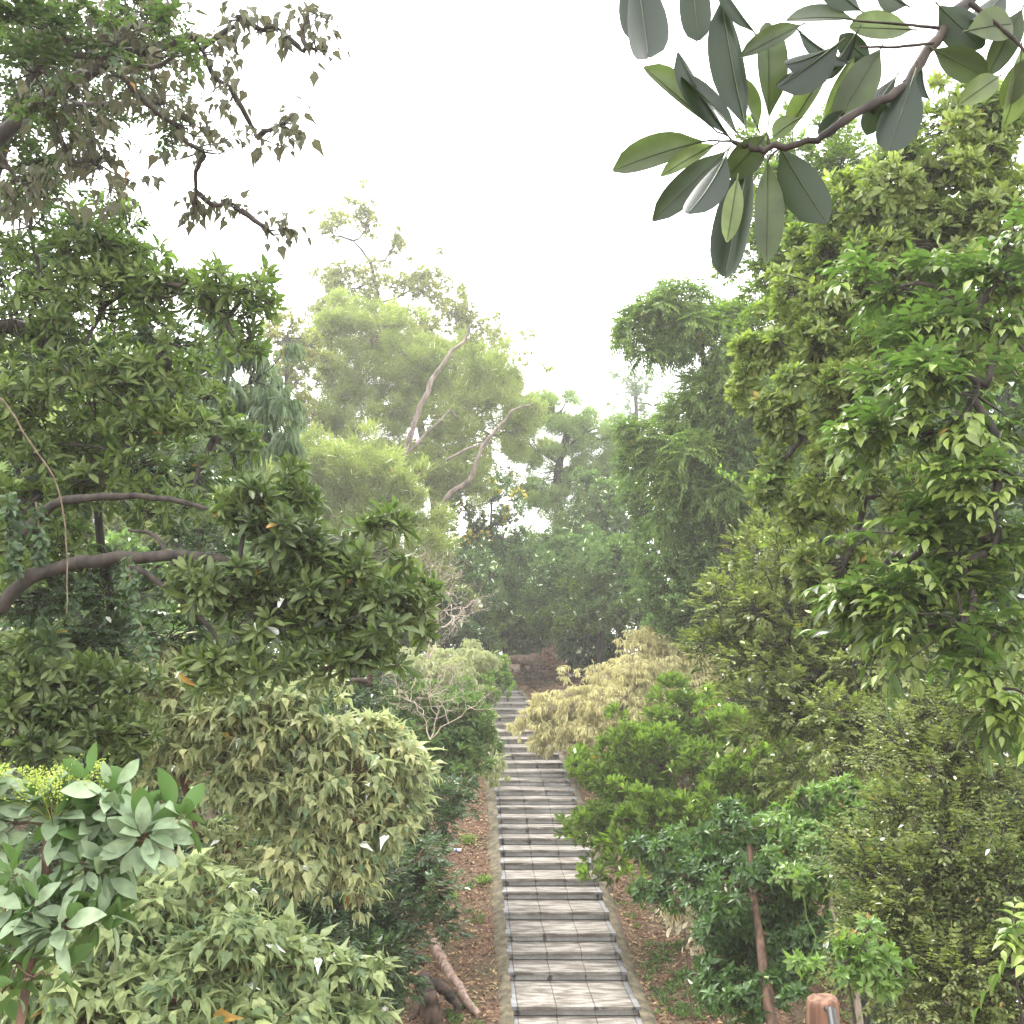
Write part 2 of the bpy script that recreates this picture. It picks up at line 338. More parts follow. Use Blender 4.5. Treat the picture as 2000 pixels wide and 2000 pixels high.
for k in range(len(SY)):
    y0, z = SY[k], SZ[k]; y1 = SY[k+1]+.03 if k+1 < len(SY) else y0+.9
    x0, x1 = float(xc(y0)), float(xc(y1)); dpt = y1-y0; sh = (x1-x0)/dpt
    rs = np.random.RandomState(k+5)
    mb = MB()                                               # riser with its joints and painted lip shadow
    bottom = -RISE-.10
    segs = [-HW+.02, -.9, -.3, .3, .9, HW-.02]
    for a, b in zip(segs[:-1], segs[1:]):
        g = .004; V = [(a+g, .045, bottom), (b-g, .045, bottom), (b-g+sh*dpt, dpt, bottom), (a+g+sh*dpt, dpt, bottom)]
        V += [(v[0], v[1], -.052) for v in V]
        mb.add(V, np.array([(0,3,2,1),(4,5,6,7),(0,1,5,4),(1,2,6,5),(2,3,7,6),(3,0,4,7)]), .5, 0)
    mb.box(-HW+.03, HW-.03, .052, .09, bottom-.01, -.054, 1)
    mb.box(-HW+.025, HW-.025, .037, .058, -.063, -.0535, 1); mb.box(-HW+.025, HW-.025, .040, .058, -RISE-.004, -RISE+.009, 1)  # upper strip: painted shadow line under the tread lip; lower strip: grime
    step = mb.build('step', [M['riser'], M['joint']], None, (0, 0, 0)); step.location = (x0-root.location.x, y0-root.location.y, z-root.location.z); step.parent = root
    mb = MB(); rows = max(1, round((dpt-.03)/.62)) if dpt > .95 else 1
    segs = [(-HW, -.9, 1), (-.9, -.3, 0), (-.3, .3, 0), (.3, .9, 0), (.9, HW, 1)]
    for a, b, mi in segs:
        for r in range(rows):
            g = .0045; ya, yb = dpt*r/rows+(g if r else 0), dpt*(r+1)/rows-g
            dz = rs.uniform(-.002, .002)
            V = [(a+g+sh*ya, ya, -.052), (b-g+sh*ya, ya, -.052), (b-g+sh*yb, yb, -.052), (a+g+sh*yb, yb, -.052)]
            c = .006; T = [(a+g+c+sh*ya, ya+c, dz), (b-g-c+sh*ya, ya+c, dz), (b-g-c+sh*yb, yb-c, dz), (a+g+c+sh*yb, yb-c, dz)]
            E = [(v[0], v[1], -c+dz) for v in V]
            V = V+E+T
            mb.add(V, np.array([(0,3,2,1),(0,1,5,4),(1,2,6,5),(2,3,7,6),(3,0,4,7),(4,5,9,8),(5,6,10,9),(6,7,11,10),(7,4,8,11),(8,9,10,11)]), .5, mi)
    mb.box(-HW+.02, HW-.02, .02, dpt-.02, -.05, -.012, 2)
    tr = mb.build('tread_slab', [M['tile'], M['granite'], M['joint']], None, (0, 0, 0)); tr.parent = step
# sloping mortar haunches along both edges
for sgn in (-1, 1):
    mb = MB(); ys = np.arange(SY[0]-.4, TOPY, .12); rs = np.random.RandomState(8+sgn)
    zt = np.interp(ys, SY, SZ)+.03-RISE*.5; c = xc(ys); n = len(ys)
    wv = .19+.05*noise3(np.stack([ys, ys*0, ys*0], -1), 1.3, 4+sgn)+rs.normal(size=n)*.012
    inn = c+sgn*(HW-.03); out = c+sgn*(HW+wv)
    V = np.concatenate([np.stack([inn, ys, zt], -1), np.stack([(inn+out)/2, ys, zt-.015+rs.normal(size=n)*.008], -1),
                        np.stack([out, ys, gz(out, ys)+.015+rs.normal(size=n)*.01], -1), np.stack([out+sgn*.05, ys, gz(out, ys)-.2], -1), np.stack([inn, ys, zt-.4], -1)])
    F = []
    for i in range(n-1):
        for a in range(3):
            q = (a*n+i, (a+1)*n+i, (a+1)*n+i+1, a*n+i+1); F.append(q if sgn < 0 else q[::-1])
    mb.add(V, np.array(F), .5, 0, True)
    mb.build('mortar_edging', M['mortar'], root)
# ------------------------------------------------------------------ plants
def lobe_shoots(c, r, n, rng, clump=.34, up=.35, ragged=.34, fill=.25):
    """shoot tips grouped in clumps over an uneven ellipsoid; returns tips, axes, clump offset per shoot, clump centres and the clump index"""
    k = max(5, int(n**.5*1.1)); k = min(k, 110)
    d = unit(rng.normal(size=(k, 3))); rr = .50+.46*rng.rand(k)
    inner = rng.rand(k) < fill; rr[inner] *= .55
    rr *= 1+ragged*noise3(d*2.2+c[None]*.3, 1.0, int(rng.randint(1e6)))
    far_ = rng.rand(k) < .13; rr[far_] = rng.uniform(1.0, 1.28, far_.sum())
    cc = d*rr[:, None]
    idx = rng.randint(k, size=n); e = unit(rng.normal(size=(n, 3))); e[:, 2] += .15; e = unit(e)
    cr = clump*(.45+.9*rng.rand(k)); cr[far_] *= .6
    wt = cr**2+.01; idx = rng.choice(k, size=n, p=wt/wt.sum())
    q = cc[idx]+e*(cr[idx]*(.45+.55*rng.rand(n)**.6))[:, None]
    P = c+q*r; A = unit(d[idx]*.5+e*.8+np.array([[0, 0, up]])+rng.normal(size=(n, 3))*.28)
    co = rng.normal(size=k)[idx]
    return P, A, co, c+cc*r*.8, idx
def plant(name, label, cat, lobes, cfg, seed, base=None, trunk=None, trunk_r=.1, bark='bark_dark', group=None, twig='twig', part='crown', limb_r=None, extra=None, droop_twigs=0., no_limbs=False, limbs=()):
    """lobes: (px, py, Y, rx_px, ry_px[, depth factor[, density]]) ; trunk: list of world points from the ground up"""
    rng = np.random.RandomState(seed)
    if trunk is None:
        c0 = at(lobes[0][0], lobes[0][1], lobes[0][2]); bx, by = base if base is not None else (c0[0], c0[1])
        g0 = ground(bx, by)-.1; trunk = [(bx, by, g0), (bx*.6+c0[0]*.4+.05, by*.6+c0[1]*.4, g0*.5+c0[2]*.5), tuple(c0)]
    trunk = [np.array(t, float) for t in trunk]
    rt = empty(name, tuple(trunk[0])); tag(rt, label, cat, group)
    wood = MB(); tube(wood, trunk, trunk_r, trunk_r*.45, 8, .10, rng)
    tp = []                                                            # densified trunk for limb starts
    for a, b in zip(trunk[:-1], trunk[1:]): tp += [a+(b-a)*t for t in np.linspace(0, 1, 8)[:-1]]
    tp.append(trunk[-1]); tp = np.array(tp); lowcut = int(len(tp)*.3)
    lf = MB(); nodes = list(tp[lowcut:])
    for pts_, a_, b_ in limbs: tube(wood, pts_, a_, b_, 7, .12, rng); nodes += [np.array(q) for q in pts_[1:]]
    lr = limb_r or trunk_r*.5
    order = sorted(range(len(lobes)), key=lambda i: np.linalg.norm(at(*lobes[i][:3])-trunk[-1]))
    for li in order:
        lb = lobes[li]; px, py, Y, rx, ry = lb[:5]; df = lb[5] if len(lb) > 5 else .85; dn = lb[6] if len(lb) > 6 else 1.
        c = at(px, py, Y); s = pxm(Y); r = np.array([rx*s, df*.5*(rx+ry)*s, ry*s])*1.32
        area = 4*PI*((r[0]*r[1])**1.6/3+(r[0]*r[2])**1.6/3+(r[1]*r[2])**1.6/3)**(1/1.6)
        n = max(12, int(1.35*cfg.get('dens', 1.)*dn*area/cfg['gap']**2))
        P, A, co, cc, idx = lobe_shoots(c, r, n, rng, cfg.get('clump', .34), cfg.get('up', .35), cfg.get('ragged', .34), cfg.get('fill', .3))
        g = gz(P[:, 0], P[:, 1])+.04; keep = P[:, 2] > g; P, A, co, idx = P[keep], A[keep], co[keep], idx[keep]
        if not no_limbs:
            nn = np.array(nodes); dd = np.linalg.norm(nn-c, axis=1)-.25*(nn[:, 2] < c[2])*np.abs(nn[:, 2]-c[2]); s0 = nn[np.argmin(dd)]
            L = np.linalg.norm(c-s0)
            if L > .05:
                mid = s0+(c-s0)*.45+rng.normal(size=3)*L*.09+np.array([0, 0, -.07*L]); mid2 = s0+(c-s0)*.75+rng.normal(size=3)*L*.06
                tube(wood, [s0, mid, mid2, c], lr, lr*.45, 6, .10, rng, cap=False)
                nodes += [mid, mid2, c]
            rr = lr*.38
            for q in range(len(cc)):
                if q > 45: break
                a = c+(rng.rand()*.25)*(s0-c); b = cc[q]; Lq = np.linalg.norm(b-a)
                m1 = a+(b-a)*.5+rng.normal(size=3)*Lq*.10
                tube(wood, [a, m1, b], rr, rr*.4, 4, .05, rng, cap=False)
        tw = cfg.get('twig_r', .004)
        m = cfg.get('twig_frac', 1.)
        sel = rng.rand(len(P)) < m
        st = cc[idx]+(P-cc[idx])*rng.uniform(.05, .62, (len(P), 1))+rng.normal(size=P.shape)*.02*np.linalg.norm(r)
        twigs(wood, st[sel], P[sel], tw*1.7, tw*.8, rng, .1, sag=-droop_twigs)
        cfg['make'](lf, P, A, co, rng, cfg)
        if extra: extra(lf, P, A, co, rng, cfg)
    if wood.n: wood.build('trunk', M[bark], rt)
    mats = cfg['mat'] if isinstance(cfg['mat'], (list, tuple)) else [cfg['mat']]
    lf.build(part, [M[x] for x in mats], rt)
    return rt
def tn(co, R, rng, sp=.13, cs=.10, base=.45):
    t = np.clip(base+co[R]*cs+rng.normal(size=len(R))*sp, 0, 1); t[rng.rand(len(R)) < .002] = 1.3; return t
def mk_rosette(lf, P, A, co, rng, k):
    Q, D, N, s, R = rosette(P, A, k['n'], k.get('p0', .35), k.get('p1', 1.35), rng, k.get('pet', .01), k.get('droop', .0))
    t = tn(co, R, rng, k.get('sp', .13), k.get('cs', .10), k.get('tb', .45)); s = s*rng.uniform(.68, 1.25, len(P))[R]
    if k.get('tipyoung'): i = np.tile(np.arange(k['n']), len(P)); t = np.where(t > 1.1, t, np.clip(t+k['tipyoung']*(i >= k['n']-3), 0, 1))
    leaves(lf, k['shape'], Q, D, N, k['L']*s, k['W']*s, t, 0, k.get('smooth', False))
def mk_spray(lf, P, A, co, rng, k):
    s = k['s']; A2 = A.copy(); A2[:, 2] -= k.get('ad', .0); A2 = unit(A2)
    Q, D, N, sc, R = spray(P-A2*s*.5, A2, s, k['pairs'], rng, k.get('side', .85), k.get('droop', .15), k.get('flat', .75)); sc = sc*rng.uniform(.65, 1.25, len(P))[R]
    leaves(lf, k['shape'], Q, D, N, k['L']*sc, k['W']*sc, tn(co, R, rng, k.get('sp', .13), k.get('cs', .1), k.get('tb', .45)), 0, k.get('smooth', False))
def mk_compound(lf, P, A, co, rng, k):
    Q, D, N, s, R = rosette(P, A, k['n'], .5, 1.5, rng, .01, .10)
    Q2, D2, N2, sc, R2 = spray(Q, D, k['s'], k['pairs'], rng, .9, k.get('droop', .3), .9)
    leaves(lf, k['shape'], Q2, D2, N2, k['L']*sc, k['W']*sc, tn(co, R[R2], rng, .1, .12, k.get('tb', .45)), 0)
def mk_feather(lf, P, A, co, rng, k):
    n = k['n']; R = np.repeat(np.arange(len(P)), n); m = len(R)
    D = unit(A[R]*.7+unit(rng.normal(size=(m, 3)))*.9+np.array([[0, 0, k.get('lift', .15)]]))
    Q = P[R]+rng.normal(size=(m, 3))*k['blob']
    leaves(lf, k['shape'], Q, D, rng.normal(size=(m, 3)), k['L']*rng.uniform(.6, 1.3, m), k['W'], tn(co, R, rng, .14, .10, k.get('tb', .5)), 0)
def mk_hang(lf, P, A, co, rng, k):
    """leaves hanging on stalks from short shoots, blades pointing down"""
    n = k['n']; R = np.repeat(np.arange(len(P)), n); m = len(R)
    az = rng.uniform(0, 6.28, m); out = np.stack([np.cos(az), np.sin(az), 0*az], -1)*rng.uniform(.3, 1, m)[:, None]+A[R]*.6
    Q = P[R]+out*k['pet']*rng.uniform(.5, 1.2, m)[:, None]
    D = unit(out*.55+np.array([[0, 0, -1.]])*rng.uniform(k.get('d0', .25), k.get('d1', 1.2), m)[:, None]+rng.normal(size=(m, 3))*.18)
    N = out*.7+np.array([[0, 0, .75]])+rng.normal(size=(m, 3))*.28
    sc = (1+rng.normal(size=m)*.2)*rng.uniform(.7, 1.25, len(P))[R]
    leaves(lf, k['shape'], Q, D, N, k['L']*sc, k['W']*sc, tn(co, R, rng, k.get('sp', .14), k.get('cs', .1), k.get('tb', .45)), 0)
def hanging_spikes(frac, L, W, mat=1, per=1, beads=14):
    """drooping flower spikes: a thin stalk set with small florets"""
    def f(lf, P, A, co, rng, k):
        sel = np.where(rng.rand(len(P)) < frac)[0]
        for _ in range(per):
            if not len(sel): return
            R = np.repeat(sel, beads); i = np.tile(np.arange(beads), len(sel))/beads
            d = unit(A[sel]*.5+rng.normal(size=(len(sel), 3))*.35); ll = L*rng.uniform(.7, 1.25, len(sel))
            j = np.repeat(np.arange(len(sel)), beads)
            Q = P[R]+d[j]*(ll[j]*.45*np.sqrt(i))[:, None]; Q[:, 2] -= ll[j]*i*i*.9
            leaves(lf, 'fleck', Q, unit(rng.normal(size=(len(R), 3))+np.array([[0, 0, -.5]])), rng.normal(size=(len(R), 3)), W*rng.uniform(.8, 1.4, len(R)), W*.6, rng.uniform(0, 1, len(R)), mat)
    return f
# materials of foliage: colours named by how they look (0-255), turned into base reflectance
def lk(*cs, k=.46, ds=.06):
    out = []
    for c in cs:
        l = [((v/255+.055)/1.055)**2.4 if v > 10 else v/255/12.92 for v in c]
        y = .25*l[0]+.65*l[1]+.1*l[2]
        q = .87 if c[1] > c[0]*1.02 else .97
        out.append(tuple(k*m_*(a*(1-ds)+y*ds) for a, m_ in zip(l, (q, 1.05, .9))))
    return out
TC = (1.3, 1.55, .6)
def LM(name, cols, **kw):
    k = kw.pop('k', .46)*1.12; kw.setdefault('tcol', TC)
    if 'under' in kw: kw['under'] = lk(kw['under'], k=k)[0]
    return leafmat(name, lk(*cols, k=k), **kw)
M['rosette_left'] = LM('dark paddle leaves', [(74,88,60),(110,126,84),(148,164,106),(180,184,112)], rough=.38, trans=.30, tcol=(1.12,1.48,.7))
M['rosette_up'] = LM('mid green paddle leaves', [(74,94,64),(110,134,88),(150,174,108),(184,188,104)], rough=.42, trans=.36, tcol=(1.15,1.5,.68))
M['olive'] = LM('olive paddle leaves', [(94,114,72),(138,160,96),(176,192,116),(204,208,126)], rough=.5, trans=.38, k=.5)
M['red_hang'] = LM('reddish green pointed leaves', [(84,86,66),(100,110,76),(112,128,82),(146,136,110)], rough=.5, trans=.35, under=(116,112,96), tcol=(1.2, 1.2, .9))
M['vine'] = LM('small bright vine leaves', [(66,78,58),(94,108,74),(128,144,92)], rough=.4, trans=.35)
M['willow'] = LM('narrow grey green leaves', [(120,132,108),(160,172,142),(196,204,176)], rough=.5, trans=.3)
M['khaki'] = LM('pale khaki pointed leaves', [(110,128,98),(160,172,130),(200,202,156),(222,210,160)], rough=.5, trans=.3, under=(200,196,166), k=.70, tcol=(1.08,1.28,.9))
M['khaki_green'] = LM('pale green pointed leaves', [(100,118,84),(140,158,108),(180,194,134),(204,208,148)], rough=.45, trans=.3, under=(190,192,156), k=.54, tcol=(1.1,1.3,.85))
M['spikes'] = LM('yellow brown flower spikes', [(176,152,96),(216,200,140)], rough=.8, trans=.1, k=.6)
M['broad_pale'] = LM('broad glaucous leaves', [(124,136,108),(164,172,144),(198,202,174)], rough=.55, trans=.2, under=(112,136,80), spec=.3, k=.6, tcol=(1.1,1.3,.7))
M['panicle'] = LM('yellow green flower heads', [(190,196,96),(220,218,130)], rough=.7, trans=.3, k=.6)
M['dark_small'] = LM('small dark leaves', [(74,90,66),(100,118,88),(140,156,122)], rough=.4, trans=.28)
M['tuft'] = LM('mid green tufted leaves', [(92,110,72),(128,148,94),(168,184,122)], rough=.42, trans=.35)
M['bright_tuft'] = LM('bright green tufted leaves', [(98,112,56),(144,162,74),(190,206,94)], rough=.36, trans=.38)
M['lime'] = LM('yellow green young leaves', [(120,156,74),(170,200,90),(212,222,120)], rough=.4, trans=.4)
M['cream'] = LM('cream yellow flowering twigs', [(178,164,120),(212,197,152),(234,222,184)], rough=.7, trans=.2, k=.80, tcol=(1.15, 1.1, .9))
M['feather'] = LM('feathery pale green foliage', [(128,136,78),(166,172,98),(196,198,124)], rough=.6, trans=.42, k=.52)
M['feather_dull'] = LM('feathery dull green foliage', [(118,130,80),(150,162,98),(186,192,124)], rough=.6, trans=.42, k=.6)
M['top_tree'] = LM('yellowing tree leaves', [(112,128,86),(146,158,98),(190,186,104),(214,196,110)], rough=.5, trans=.38, k=.5)
M['yellow_fl'] = LM('orange yellow blossom', [(214,170,70),(240,206,100)], rough=.6, trans=.3, k=.7)
M['compound'] = LM('glossy compound leaves', [(78,104,68),(110,142,82),(152,184,98),(196,210,106)], rough=.36, trans=.32)
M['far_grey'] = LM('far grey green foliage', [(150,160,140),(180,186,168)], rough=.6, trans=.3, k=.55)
M['far_mid'] = LM('mid green wood edge foliage', [(92,112,74),(126,148,94),(164,184,118)], rough=.45, trans=.36, k=.52)
M['glossy'] = LM('large glossy leaves', [(76,90,50),(122,136,68),(172,186,88),(212,220,106)], rough=.36, trans=.36, under=(116,136,82), spec=.5)
M['tangle'] = LM('tangled small leaves', [(94,110,64),(134,152,84),(176,190,106),(204,204,134)], rough=.42, trans=.34)
M['rhodo'] = LM('dark oval leaves', [(70,92,64),(98,122,84),(142,170,104)], rough=.35, trans=.3)
M['light_oval'] = LM('light green oval leaves', [(112,142,80),(150,182,100),(196,212,128)], rough=.36, trans=.36)
M['bleached'] = LM('bleached dead leaves', [(214,196,176),(240,226,212)], rough=.7, trans=.2, tcol=(1.1,1,.9), k=.8)
M['big_leaf'] = LM('large leathery leaves', [(74,82,76),(86,98,80),(110,128,70),(150,156,74),(190,196,140)], rough=.36, trans=.36, under=(88,96,90), tcol=(1.1,1.3,.55), k=.27)
# configs
K = {}
K['rosL'] = dict(make=mk_rosette, n=8, shape='paddle', L=.13, W=.0185, gap=.16, mat='rosette_left', p0=.3, p1=1.35, clump=.30, up=.45, twig_r=.004, smooth=True, dens=1.1)
K['olive'] = dict(make=mk_rosette, n=9, shape='paddle', L=.105, W=.019, gap=.125, mat='olive', p0=.3, p1=1.25, clump=.30, up=.5, twig_r=.004, tipyoung=.22, dens=1.1, tb=.42, smooth=True)
K['redhang'] = dict(make=mk_hang, n=3, shape='heart', L=.08, W=.027, pet=.10, gap=.15, mat='red_hang', clump=.3, up=.0, twig_r=.003, dens=.55, fill=.4)
K['vine'] = dict(make=mk_spray, s=.16, pairs=4, shape='ellip_lo', L=.05, W=.016, gap=.13, mat='vine', clump=.35, up=.1, twig_r=.002)
K['willow'] = dict(make=mk_hang, n=9, shape='narrow', L=.20, W=.008, pet=.05, gap=.22, mat='willow', d0=.5, d1=1.6, clump=.33, twig_r=.004, twig_frac=.7)
K['khaki'] = dict(make=mk_hang, n=7, shape='heart', L=.098, W=.029, pet=.085, gap=.125, sp=.2, ragged=.5, mat=['khaki', 'spikes'], clump=.32, up=.25, twig_r=.003, d0=-.15, d1=1.0)
K['khakig'] = dict(K['khaki'], mat=['khaki_green', 'spikes'], L=.095, W=.030)
K['dsmall'] = dict(make=mk_spray, s=.16, pairs=4, shape='ellip_lo', L=.085, W=.021, gap=.145, mat='dark_small', sp=.2, clump=.34, twig_r=.003, up=.3)
K['tuft'] = dict(make=mk_rosette, n=8, shape='paddle_lo', L=.17, W=.026, gap=.205, mat='tuft', tipyoung=.2, p0=.2, p1=1.0, clump=.3, up=.6, twig_r=.004, twig_frac=.6)
K['btuft'] = dict(make=mk_rosette, n=7, shape='paddle_lo', L=.19, W=.030, gap=.21, mat='bright_tuft', tipyoung=.3, tb=.35, p0=.15, p1=.9, clump=.27, up=.9, twig_r=.004, twig_frac=.8)
K['cream'] = dict(make=mk_hang, n=9, shape='narrow', L=.15, W=.014, pet=.05, gap=.15, ragged=.16, mat='cream', clump=.30, up=.2, twig_r=.005, d0=.2, d1=1.3, twig_frac=.7)
K['feather'] = dict(make=mk_feather, n=16, shape='needle', L=.24, W=.024, blob=.13, gap=.29, mat='feather', clump=.20, ragged=.5, up=.4, twig_r=.012, twig_frac=.3, lift=.25, fill=.3)
K['featherd'] = dict(K['feather'], mat='feather_dull')
K['toptree'] = dict(make=mk_rosette, n=8, shape='fleck', L=.24, W=.065, gap=.36, mat='top_tree', clump=.24, up=.3, twig_r=.012, twig_frac=.4, ragged=.3, sp=.2)
K['compound'] = dict(make=mk_compound, n=6, pairs=6, s=.42, shape='ellip_lo', L=.13, W=.024, gap=.42, mat='compound', clump=.3, up=.4, twig_r=.006, droop=.45, dens=.9)
K['farmid'] = dict(make=mk_rosette, n=8, shape='paddle_lo', L=.27, W=.045, gap=.33, mat='far_mid', tipyoung=.2, sp=.2, p0=.3, p1=1.3, clump=.3, up=.4, twig_r=.008, twig_frac=.2)
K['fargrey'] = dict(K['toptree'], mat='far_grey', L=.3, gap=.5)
K['glossy'] = dict(make=mk_spray, s=.30, pairs=4, shape='ellip', L=.12, W=.026, gap=.185, mat='glossy', clump=.3, up=.2, twig_r=.004, droop=.35, ad=.2, smooth=True, dens=1., sp=.17)
K['tangle'] = dict(make=mk_spray, s=.18, pairs=4, shape='ellip_lo', L=.07, W=.02, gap=.13, mat='tangle', clump=.36, up=.2, twig_r=.0028, sp=.2, droop=.25)
K['rhodo'] = dict(make=mk_rosette, n=8, shape='ellip', L=.105, W=.023, gap=.135, mat='rhodo', p0=.5, p1=1.6, clump=.32, up=.35, twig_r=.003, droop=.1, smooth=True, tipyoung=.1)
K['loval'] = dict(K['rhodo'], mat='light_oval', L=.085, W=.02, gap=.13, p0=.4, p1=1.4, shape='ellip')
K['lime'] = dict(K['btuft'], mat='lime', L=.15, W=.035, gap=.2, p0=.3, p1=1.2)
# --- far trees ----------------------------------------------------------------------------------------
def base_at(px, Y): p = at(px, 1300, Y); return (p[0], Y)
plant('yellowing_tree', 'tallest tree on the hilltop with sparse yellowing top above the feathery tree', 'tree',
      [(690,420,56,45,40,.8,.6),(640,440,56,28,35,.8,.6),(720,440,56,25,30,.8,.5),(700,560,56,75,60),(770,490,56,22,30),(640,640,56,60,60),(830,560,56,52,45),(790,660,56,110,70),(910,650,56,50,70),(950,720,56,75,55),(850,760,56,110,70),(1020,790,56,40,40),(880,880,56,110,70)], K['toptree'], 31,
      trunk=[(*base_at(860,56), 5.5), tuple(at(850,980,56)), tuple(at(815,800,56))], trunk_r=.40, bark='bark_dark', limb_r=.07, limbs=[([at(815,800,56),at(790,690,56),at(745,590,56),at(720,510,56),at(690,470,56)], .16, .05)])
plant('feathery_tree', 'broad feathery pale green tree with long bare leaning limbs left of the hilltop', 'tree',
      [(650,620,47,60,45),(740,650,47,75,60),(830,720,47,75,60),(700,760,47,75,60),(650,820,47,60,60),(760,810,47,70,50,.8,.8),(640,700,47,40,40,.8,.5),(940,740,46,65,60),(1000,780,46,50,60),(920,830,46,75,50),(1010,850,46,50,45,.8,.6),(780,920,46,80,50),(880,930,46,70,50),(700,900,45,70,60)], K['feather'], 32,
      trunk=[(*base_at(800,46), 5.2), tuple(at(800,1080,46)), tuple(at(783,960,45)), tuple(at(783,909,44))], trunk_r=.28, bark='bark_mid', limb_r=.07,
      limbs=[([at(783,909,44),at(796,870,43.6),at(806,840,43.4),at(818,800,43.2),at(836,765,43),at(845,738,43),at(868,708,42.8),at(880,688,42.7),at(905,668,42.6),at(918,637,42.5)], .155, .05), ([at(865,1040,43.5),at(872,971,43),at(915,940,42.8),at(930,905,42.6),at(946,866,42.4),at(981,827,42.2),at(1003,800,42),at(1040,790,42)], .135, .035), ([at(800,880,43.8),at(850,830,44),at(880,800,44.3)], .08, .03), ([at(870,900,43.5),at(905,880,43.4),at(925,872,43.3),at(960,860,43.2)], .07, .03)])
plant('feathery_tree', 'low bright feathery tree hanging in front left below the broad pale tree', 'tree',
      [(600,900,38,70,50),(680,930,38,75,60),(750,990,38,75,60),(660,1010,38,90,60),(800,1040,38,60,60),(560,960,38,60,60),(590,1040,38,80,60),(720,1070,38,90,60)], dict(K['feather'], tb=.62, L=.3, gap=.30, W=.025), 33,
      base=base_at(700,38), trunk_r=.2, bark='bark_brown', limb_r=.07)
plant('feathery_tree', 'dull green layered tree with dark trunk right of the hilltop', 'tree',
      [(1080,810,54,60,40),(1150,850,54,60,40),(1210,860,54,45,40),(1050,880,54,55,40),(1130,930,54,65,40),(1200,930,54,50,45),(1060,980,54,60,40),(1150,1010,54,60,50),(1110,1080,54,90,50)], dict(K['featherd']), 34,
      trunk=[(*base_at(1115,54), 5.3), tuple(at(1108,1100,54)), tuple(at(1102,1030,54)), tuple(at(1085,950,54)), tuple(at(1110,840,54))], trunk_r=.42, bark='bark_dark', limb_r=.14)
plant('flowering_tree', 'small tree with orange yellow blossom in front of the far woods', 'tree',
      [(960,980,48,62,45),(920,1040,48,60,50),(985,1050,48,60,50)], dict(K['toptree'], mat=['far_mid', 'yellow_fl'], L=.2), 35, base=base_at(950,48), trunk_r=.12,
      extra=lambda lf, P, A, co, rng, k: leaves(lf, 'fleck', P[co > .45], A[co > .45], rng.normal(size=P[co > .45].shape), .26, .14, rng.rand((co > .45).sum()), 1))
plant('thin_tree', 'yellow green thin tree between the left crowns and the feathery tree', 'tree',
      [(560,660,44,50,45),(600,700,44,35,50),(530,740,44,60,60),(600,800,44,40,50),(540,860,44,60,60)], K['toptree'], 36, base=base_at(560,44), trunk_r=.2, limb_r=.07)
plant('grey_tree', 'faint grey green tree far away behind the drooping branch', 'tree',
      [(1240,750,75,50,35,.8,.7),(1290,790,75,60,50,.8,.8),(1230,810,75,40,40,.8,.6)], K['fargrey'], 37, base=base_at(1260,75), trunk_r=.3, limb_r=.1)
far = [(905,1130,47,70,60,'round dark tree above the left side of the fallen tree','far_mid'),
       (985,1170,52,60,60,'low green bush directly behind the fallen tree','tuft'),
       (1110,1110,46,80,60,'rounded grey green tree right of the hilltop gap','far_mid'),
       (1210,1130,42,80,80,'pale leafed tree behind the cream coloured shrub','tuft'),
       (1150,1225,46,60,50,'weeping dark bush beside the dead standing trunk','dark_small'),
       (870,1210,42,70,50,'dark bush behind the bare twigs','dark_small'),
       (1180,1000,48,60,60,'light leafy tree between the dull green tree and right slope','tuft'),
       (1040,1130,54,90,70,'shaded tree in the middle of the hilltop','far_mid'),
       (790,1150,43,90,80,'brownish shrub mass behind the bleached twigs','tangle'),
       (1020,1235,53,70,35,'low shrub touching the end of the fallen tree','tuft')]
far += [(915,1225,47,45,35,'pale green low shrub left of the fallen tree','bright_tuft'),(1060,1190,50.5,50,40,'light green shrub rising over the root plate','bright_tuft'),(1150,1275,46.5,50,25,'greyish low shrub between the root plate and the cream shrub','tuft'),(1170,1170,43,60,50,'sunlit shrub beside the dead standing tree','bright_tuft')]
for i, (px, py, Y, rx, ry, lab, mt) in enumerate(far):
    plant('hilltop_tree', lab, 'tree', [(px, py, Y, rx, ry), (px-rx*.5, py+ry*.6, Y, rx*.6, ry*.6), (px+rx*.5, py+ry*.5, Y-1, rx*.7, ry*.6), (px+rx*.1, py-ry*.6, Y, rx*.5, ry*.5)],
          dict(K['farmid'], mat=mt), 50+i, base=base_at(px, Y), trunk_r=.14, limb_r=.05)
